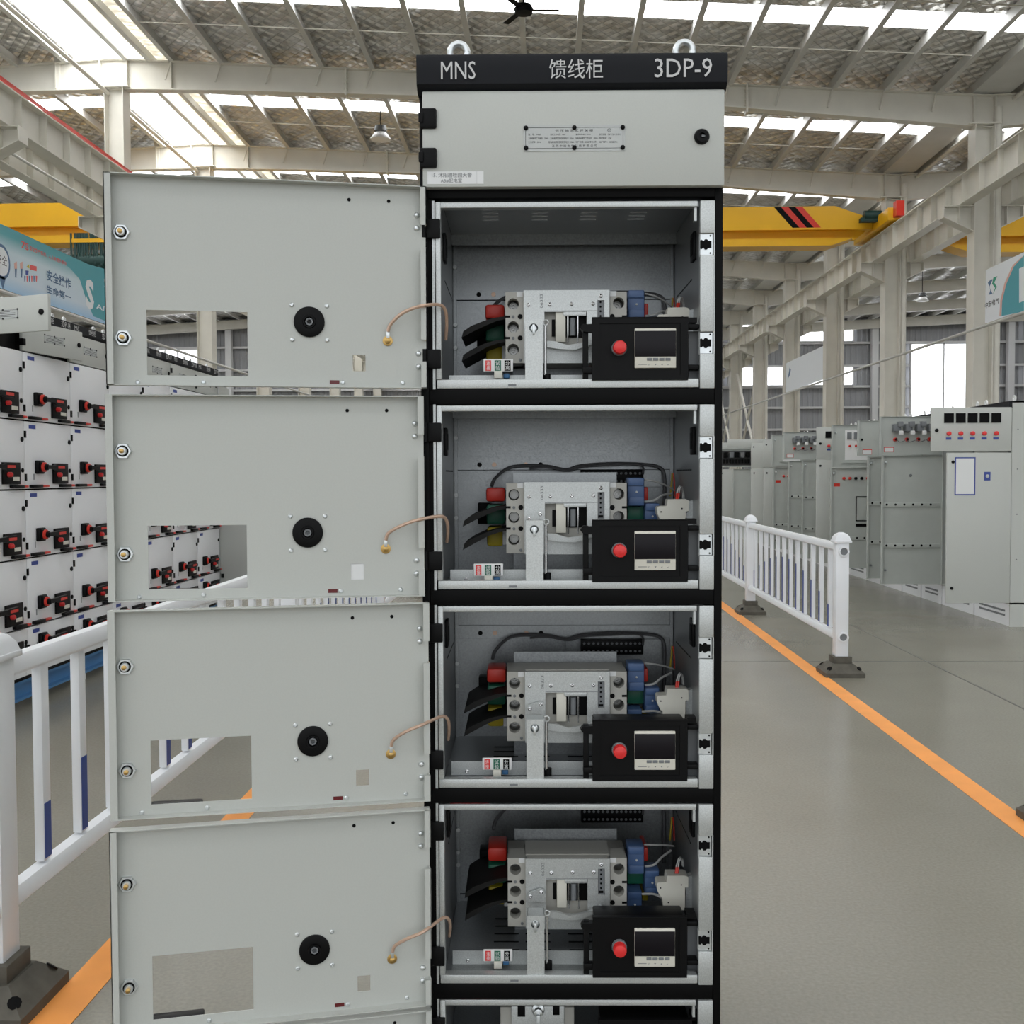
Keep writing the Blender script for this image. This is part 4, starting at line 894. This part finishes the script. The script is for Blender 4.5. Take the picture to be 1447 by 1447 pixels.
# ================================================================ row of closed feeder cabinets on the left
LROW = -3.05
chn = thing('base_channel', 'long blue steel channel carrying the row of brightly lit grey cabinets on the left', 'channel', (LROW - .02, 5.3, 0), 0)
MB().box(-.05, 0, 0, 4.4, .155, .17).box(-.05, 0, 0, 4.4, .055, .07).box(-.05, -.04, 0, 4.4, .07, .155).build('web', CHAN, chn)
for y in (.5, 1.6, 2.7, 3.8): MB().cyl((-.06, y, .0), (-.06, y, .055), .03, n=12).build('foot', ZINC, chn)
def left_cabinet(Y, num, ajar):
    t = thing('feeder_cabinet', 'brightly lit grey cabinet headed 3DP-%d in the row on the left' % num, 'cabinet', (LROW, Y, .17), PI / 2, 'closed feeder cabinets on the left')
    MB().box(.001, .599, .034, .6, .0, 2.12).build('carcass', GREY, t); MB().box(.001, .599, .022, .034, .0, 2.12).build('front_frame', BLACK, t)
    MB().box(.002, .598, -.004, .022, .03, .105).build('plinth', GREY2, t)
    MB().prism([(-.010, 2.110), (-.028, 2.122), (-.032, 2.172), (.02, 2.188), (.02, 2.110)], .0, .6, 'yz').build('header_fascia', CHAR, t)
    h = [c for c in t.children if c.name.startswith('header')][0]
    text('MNS', LET, h, .069, .035, (.08, -.0345, 2.147)); text('馈线柜', LET, h, .107, .038, (.31, -.0345, 2.147)); text('3DP-%d' % num, LET, h, .125, .036, (.525, -.0345, 2.147))
    for x in (.08, .52): MB().tube([(x + .016 * math.cos(2 * PI * i / 14), .05, 2.2 + .016 * math.sin(2 * PI * i / 14)) for i in range(15)], .007, n=6, sub=1).cyl((x, .05, 2.12), (x, .05, 2.185), .007, n=8).build('lifting_eye', WHITE, t)
    d = MB().box(.004, .594, -.02, 0, 1.926 - 1.926, 2.108 - 1.926, .002).build('top_door', GREY, t, (0, 0, 1.926), (0, 0, -rad(ajar)))
    LD['nameplate'] and [put(LD[n_].name.split('.')[0], LD[n_], d) for n_ in ('nameplate', 'plate_border', 'top_lock', 'top_hinge', 'top_hinge_low')]
    for r_ in range(6):
        zt = 1.919 - .402 * r_; hgt = .396 if r_ < 4 else (.19 if r_ == 4 else 0)
        if not hgt: continue
        u = put('unit_door', LD['door' if r_ < 4 else 'sdoor'], t, (0, 0, zt - hgt))
        off = 0 if r_ < 4 else -.03
        for n_ in LPARTS:
            if hgt < .3 and n_ in ('door_hinge_high',): continue
            c = put(LD[n_].name.split('.')[0], LD[n_], u, (0, 0, off if n_ in ('handle_base', 'handle_ring', 'handle_lever', 'lever_mark', 'meter_panel', 'lamp', 'meter_strip') else (hgt - .396 if n_ in ('unit_label', 'door_lock') else 0)))
    return t
LD = {}
LD['door'] = MB().box(.003, .597, -.02, .0, .003, .396, .0025).mesh('unit_door', GREY2); LD['sdoor'] = MB().box(.003, .597, -.02, .0, .003, .19, .0025).mesh('unit_door', GREY2)  # same coat as the top doors, with the light put into the colour
LD['handle_base'] = MB().box(.115, .195, -.045, -.02, .09, .17, .006).box(.125, .185, -.055, -.045, .10, .16, .004).mesh('handle_base', BPLAST)
LD['handle_ring'] = MB().lathe([(.029, 0), (.029, -.012), (.024, -.014)], (.155, -.055, .13), 'y', 20).mesh('handle_ring', RED)
LD['handle_lever'] = MB().cyl((.155, -.056, .13), (.155, -.082, .13), .019, n=14).prism([(.145, .118), (.24, .118), (.27, .110), (.37, .112), (.37, .146), (.27, .146), (.24, .142), (.145, .142)], -.088, -.068).mesh('handle_lever', BPLAST)
LD['lever_mark'] = MB().box(.275, .36, -.0895, -.088, .121, .137).mesh('lever_mark', RED)
LD['meter_panel'] = MB().box(.335, .525, -.034, -.02, .03, .155, .003).mesh('meter_panel', BPLAST)
LD['lamp'] = MB().lathe([(.0145, 0), (.0145, -.018), (.010, -.024), (.002, -.026)], (.385, -.034, .085), 'y', 16).mesh('lamp', REDB)
LD['meter_strip'] = MB().box(.435, .505, -.0365, -.034, .05, .072).mesh('meter_strip', CREAMW)
LD['unit_label'] = MB().box(.055, .135, -.0212, -.02, .355, .378).mesh('unit_label', LBLUE)
LD['door_lock'] = MB().lathe([(.015, 0), (.015, -.006), (.008, -.008)], (.568, -.02, .29), 'y', 14).mesh('door_lock', BPLAST)
LD['door_lock_low'] = MB().lathe([(.013, 0), (.013, -.006), (.008, -.008)], (.568, -.02, .11), 'y', 14).mesh('door_lock', BPLAST)
LD['door_hinge'] = MB().box(.0, .014, -.026, 0, .05, .09).mesh('door_hinge', BPLAST)
LD['door_hinge_high'] = MB().box(.0, .014, -.026, 0, .30, .34).mesh('door_hinge', BPLAST)
LD['vent_plate'] = MB().box(.10, .112, -.0205, -.02, .055, .09).mesh('vent_plate', GREYP)
def lev(x): return MB().box(x, x + .13, -.045, -.02, .008, .026, .004)
LD['pull_lever'] = lev(.045).mesh('pull_lever', BPLAST); LD['pull_lever_far'] = lev(.42).mesh('pull_lever', BPLAST)
LD['lever_tip'] = MB().box(.165, .255, -.043, -.022, .010, .024, .004).mesh('lever_tip', RED); LD['lever_tip_far'] = MB().box(.54, .60, -.043, -.022, .010, .024, .004).mesh('lever_tip', RED)
LPARTS = ['handle_base', 'handle_ring', 'handle_lever', 'lever_mark', 'meter_panel', 'lamp', 'meter_strip', 'unit_label', 'door_lock', 'door_lock_low', 'door_hinge', 'door_hinge_high', 'vent_plate', 'pull_lever', 'pull_lever_far', 'lever_tip', 'lever_tip_far']
npm = MB().box(.205, .405, -.0212, -.02, .07, .12).mesh('nameplate', MAT['plate_grey'])
LD['nameplate'] = npm
pb_ = MB().plate(.21, .40, .0745, .1155, -.0216, -.0212, [(.2115, .3985, .076, .114)])
for x in (.209, .305, .401):
    for z in (.073, .117): pb_.lathe([(.005, 0), (.005, -.003), (.002, -.004)], (x, -.0212, z), 'y', 8)
for z in (.083, .091, .099, .107): pb_.box(.225 if z < .1 else .26, .385 if z < .1 else .35, -.0216, -.0212, z - .0012, z + .0012)
LD['plate_border'] = pb_.mesh('plate_border', INK)
LD['top_lock'] = MB().lathe([(.0155, 0), (.0155, -.006), (.01, -.009)], (.553, -.02, .095), 'y', 16).mesh('top_lock', BPLAST)
LD['top_hinge'] = MB().box(-.004, .026, -.028, 0, .105, .145, .003).mesh('top_hinge', BPLAST); LD['top_hinge_low'] = MB().box(-.004, .026, -.028, 0, .03, .07, .003).mesh('top_hinge', BPLAST)
for i in range(7): left_cabinet(5.4 + .6 * i, 13 + i, (108, 9, 0, 0, 0, 0, 0)[i])
# tall door standing open at the far end of that row
ed = thing('end_door', 'tall plain grey cabinet door standing open at the far end of the left row', 'door', (LROW, 9.64, .17), 0)
MB().box(.02, .62, -.02, 0, .05, 1.9, .003).build('door_leaf', GREY, ed); MB().box(-.04, .02, -.03, .02, .0, 2.1).build('corner_post', GALV, ed)
MB().box(.03, .055, -.035, -.02, .25, .29, .003).build('hinge', BPLAST, ed)
ex = thing('feeder_cabinet', 'grey cabinet closing the far end of the left row, beside the open tall door', 'cabinet', (LROW - .3, 9.66, .17), 0, 'closed feeder cabinets on the left')
MB().box(-.3, .26, .0, .5, .0, 2.05).build('carcass', GREY, ex); MB().box(-.3, .26, -.01, .01, 2.05, 2.13).build('header_fascia', CHAR, ex)

# ================================================================ row of cabinets with open doors on the right
RROW = 4.11
ycuts = [9.4, 10.2, 11.02, 11.62, 12.25, 12.92, 13.6, 14.4, 15.2, 16.2, 17.0, 17.8, 18.6, 19.4, 20.2]
rnames = ['nearest', 'second', 'third', 'fourth', 'fifth', 'sixth', 'seventh', 'eighth', 'ninth', 'tenth', 'eleventh', 'twelfth', 'thirteenth', 'farthest']
RC = []
for i, (ya, yb) in enumerate(zip(ycuts, ycuts[1:])):
    L_ = yb - ya - .004
    t = thing('control_cabinet', '%s grey control cabinet in the row on the right, open to the aisle' % rnames[i], 'cabinet', (RROW, ya, 0), 0, 'open control cabinets on the right'); RC.append(t)
    MB().box(.0, .9, 0, .012, .0 if i == 0 else .2, 2.0).box(.0, .9, L_ - .012, L_, .2, 2.0).box(.88, .9, 0, L_, .2, 2.0).box(0, .9, 0, L_, 1.985, 2.0).box(0, .9, 0, L_, .2, .215).build('carcass', GREY, t)
    MB().box(.3, .31, .03, L_ - .03, .3, 1.9).build('mounting_plate', GALVD, t)
    MB().box(-.03, .0, .0, L_, 1.94, 2.0).build('header_fascia', CHAR, t)
    p = MB().box(.01, .85, .014, L_ - .004, .0, .198).build('plinth', GREY2, t)
    vm = MB()
    for z in (.08, .12): vm.box(.007, .012, .12, L_ - .12, z, z + .018)
    vm.build('plinth_vent', GREYP, p)
    for y in (.1, L_ - .1): MB().tube([(.06, y + .022 * math.cos(2 * PI * k / 12), 2.03 + .022 * math.sin(2 * PI * k / 12)) for k in range(13)], .008, n=6, sub=1).build('lifting_eye', WHITE, t)
    if i == 0:
        for z in (.6, 1.0, 1.4, 1.75): MB().cyl((.05, 0, z), (.05, -.004, z), .006, n=8).build('side_screw', GREYP, t)
def rdoor(i, Y, x0, z0, z1, face, kind, tilt=0.):
    """leaf hinged at the cabinet front, pointing into the aisle; face 'out' shows its outer side"""
    t = RC[i]; w = RROW - x0
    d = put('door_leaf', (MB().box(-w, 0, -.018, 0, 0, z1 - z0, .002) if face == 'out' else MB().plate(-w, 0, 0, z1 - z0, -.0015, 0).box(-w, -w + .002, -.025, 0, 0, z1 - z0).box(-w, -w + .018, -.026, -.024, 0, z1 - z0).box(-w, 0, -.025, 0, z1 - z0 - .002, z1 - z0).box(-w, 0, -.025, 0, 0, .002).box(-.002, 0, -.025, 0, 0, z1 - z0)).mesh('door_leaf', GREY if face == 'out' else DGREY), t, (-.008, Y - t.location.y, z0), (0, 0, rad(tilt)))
    H = z1 - z0
    f = -.018 if face == 'out' else -.0015
    def dot(x, z, r, m_, nm='door_lock', h=.008): MB().lathe([(r, 0), (r, -h), (r * .5, -h * 1.3)], (x, f, z), 'y', 12).build(nm, m_, d)
    def bx(nm, m_, x, z, w_, h_, dp=.004): return MB().box(x - w_ / 2, x + w_ / 2, f - dp, f, z - h_ / 2, z + h_ / 2).build(nm, m_, d)
    if kind == 'meters':
        dot(-w + .047, H * .48, .016, BPLAST)
        n = 5
        for k in range(n):
            x = -w + .152 + k * .103
            if x > -.03: break
            bx('meter', BLACK, x, H * .76, .082, .085, .01); dot(x, H * .405, .019, REDB, 'indicator_lamp', .02); bx('lamp_label', LBLUE, x, H * .29, .045, .02)
    if kind == 'schedule':
        dot(-w + .05, H * .94, .014, BPLAST); dot(-w + .05, H * .1, .014, BPLAST)
        s_ = bx('schedule_sheet', LBLUE, -w + .16, H * .86 + -.02, .185, .335, .003); MB().box(-w + .16 - .082, -w + .16 + .082, f - .004, f - .003, H * .86 - .02 - .157, H * .86 - .02 + .157).build('paper', PAPER, s_)
        b2 = bx('blue_notice', LBLUE, -w + .36, H * .845, .055, .075, .003); dot(-w + .36, H * .845, .016, MAT['plate_grey'], 'notice_emblem', .005)
    if kind == 'meterbacks':
        for k in range(5):
            x = -w + .16 + k * .117
            if x > -.06: break
            MB().box(x - .034, x + .036, f - .09, f, H * .60, H * .80, .006).box(x + .0, x + .05, f - .12, f - .05, H * .72, H * .86, .006).build('meter_body', GREYP, d)
            MB().box(x + .01, x + .05, f - .12, f - .09, H * .52, H * .62, .004).build('meter_plug', WHITE, d)
            dot(x, H * .40, .019, RED, 'lamp_back', .03); dot(x, H * .40, .012, BLACK, 'lamp_contact', .045)
        wm = MB()
        for k in range(4): wm.tube([(-w + .17 + k * .1, f - .03, H * .40), (-w + .2 + k * .1, f - .04, H * .33), (-w + .26 + k * .1, f - .03, H * .38)], .004, n=5, sub=4)
        wm.build('wiring', GREYP, d)
        s_ = bx('warning_label', RED, -w + .10, H * .14, .1, .055, .002); MB().box(-w + .055, -w + .145, f - .003, f - .002, H * .14 - .025, H * .14 + .018).build('label_paper', PAPER, s_)
    if kind in ('stiff', 'indic'):
        for z in ((.62, .30) if kind == 'stiff' else (.30,)):
            r_ = MB().box(-w + .02, -.02, f - .012, f, H * z - .022, H * z + .022, .002).build('stiffener_bar', DGREY, d)
            x = -w + .055
            while x < -.04: MB().cyl((x, f - .0122, H * z + .004), (x, f - .0135, H * z + .004), .012, n=10).build('bar_hole', BLACK, r_); x += .09
        dot(-w + .045, H * .95, .012, ZINC, 'lock_back', .02); dot(-w + .045, H * .11, .012, GREYP, 'lock_back', .02)
        if kind == 'stiff': dot(-w * .52, H * .85, .016, GREYP, 'plug', .004)
    if kind == 'indic':
        for k in range(5): dot(-w + .16 + k * .072, H * .90, .018, RED if k in (0, 1, 4) else BLACK, 'indicator_lamp', .03)
        MB().plate(-w + .31, -.03, H * .47, H * .72, f - .006, f, [(-w + .32, -.04, H * .48, H * .71)]).build('window_trim', BLACK, d)
        bx('handle_plate', BLACK, -w + .40, H * .43, .18, .035, .006); s_ = bx('warning_label', RED, -w + .08, H * .835, .075, .04, .002)
    if kind == 'panel':
        s_ = bx('relay_panel', WHITE, -w + .30, H * .52, .27, .36, .004)
        for k in range(3):
            bx('relay', GREYP, -w + .215 + k * .08, H * .74, .05, .085, .02); dot(-w + .22 + k * .075, H * .50, .014, RED, 'lamp_back', .02)
        MB().box(-w + .12, -.03, f - .02, f, .05, .065).build('bottom_bar', DGREY, d); dot(-w + .05, H * .82, .01, ZINC, 'lock_back', .02)
    if kind == 'plain':
        dot(-w + .05, H * .46, .012, BPLAST); s_ = bx('warning_label', RED, -w + .11, H * .12, .1, .06, .002); MB().box(-w + .065, -w + .155, f - .003, f - .002, H * .12 - .027, H * .12 + .018).build('label_paper', PAPER, s_)
        bx('latch', GREYP, -w + .30, H * .46, .12, .012, .02)
    if kind == 'wiring':
        wp = MB().box(-w + .03, -.03, f - .006, f, .03, H - .03).build('shade_plate', DARKIN, d)  # dark sheet stands in for the shade of an open cabinet interior
        for k in range(8): bx('contactor', GREYP if k % 2 else BLACK, -w + .12 + k * .1, H * .68, .07, .10, .08)
        for k in range(14): bx('terminal', BLACK, -w + .09 + k * .056, H * .32, .035, .07, .05)
    if kind == 'locks': dot(-w + .05, H * .94, .014, BPLAST); dot(-w + .05, H * .1, .014, BPLAST)
    if kind == 'switch':
        bx('rotary_switch', BLACK, -w * .5, H * .7, .07, .10, .04); bx('rotary_switch', BLACK, -w * .5, H * .3, .12, .03, .05); dot(-w + .04, H * .85, .012, BPLAST)
rdoor(0, 9.41, 3.41, 1.56, 1.945, 'out', 'meters'); rdoor(0, 9.41, 3.535, .215, 1.545, 'out', 'schedule', 4)
rdoor(1, 11.0, 3.46, 1.56, 1.955, 'in', 'meterbacks'); rdoor(1, 11.0, 3.485, .215, 1.545, 'in', 'stiff')
rdoor(2, 11.6, 3.41, 1.56, 1.945, 'in', 'plain'); rdoor(2, 11.6, 3.52, .215, 1.545, 'in', 'stiff')
rdoor(4, 12.9, 3.48, 1.447, 1.96, 'in', 'panel'); rdoor(4, 12.9, 3.47, .215, 1.432, 'in', 'indic')
rdoor(6, 13.61, 3.48, 1.56, 1.966, 'out', 'meters'); rdoor(6, 13.61, 3.48, .215, 1.55, 'out', 'locks')
rdoor(6, 14.38, 3.485, .215, 1.55, 'in', 'stiff'); rdoor(7, 15.18, 3.41, 1.575, 1.966, 'in', 'meterbacks'); rdoor(7, 15.18, 3.48, .215, 1.55, 'in', 'stiff')
rdoor(8, 16.18, 3.48, .215, 1.46, 'in', 'indic'); rdoor(8, 16.18, 3.46, 1.5, 1.966, 'in', 'panel')
rdoor(9, 16.98, 3.5, 1.48, 1.9, 'out', 'switch'); rdoor(9, 16.98, 3.5, .215, 1.46, 'out', 'locks')
rdoor(10, 17.5, 3.40, 1.47, 1.88, 'out', 'switch'); rdoor(10, 17.5, 3.40, .215, 1.46, 'out', 'locks')
rdoor(11, 18.62, 3.2, 1.85, 1.98, 'out', 'none'); rdoor(11, 18.62, 3.3, .215, 1.46, 'in', 'none')
rdoor(12, 19.5, 3.2, 1.5, 1.83, 'in', 'wiring'); rdoor(12, 19.5, 3.2, .215, 1.46, 'out', 'locks')
rdoor(13, 20.1, 3.0, .215, 1.46, 'in', 'stiff'); rdoor(13, 20.1, 3.0, 1.8, 1.97, 'out', 'none')
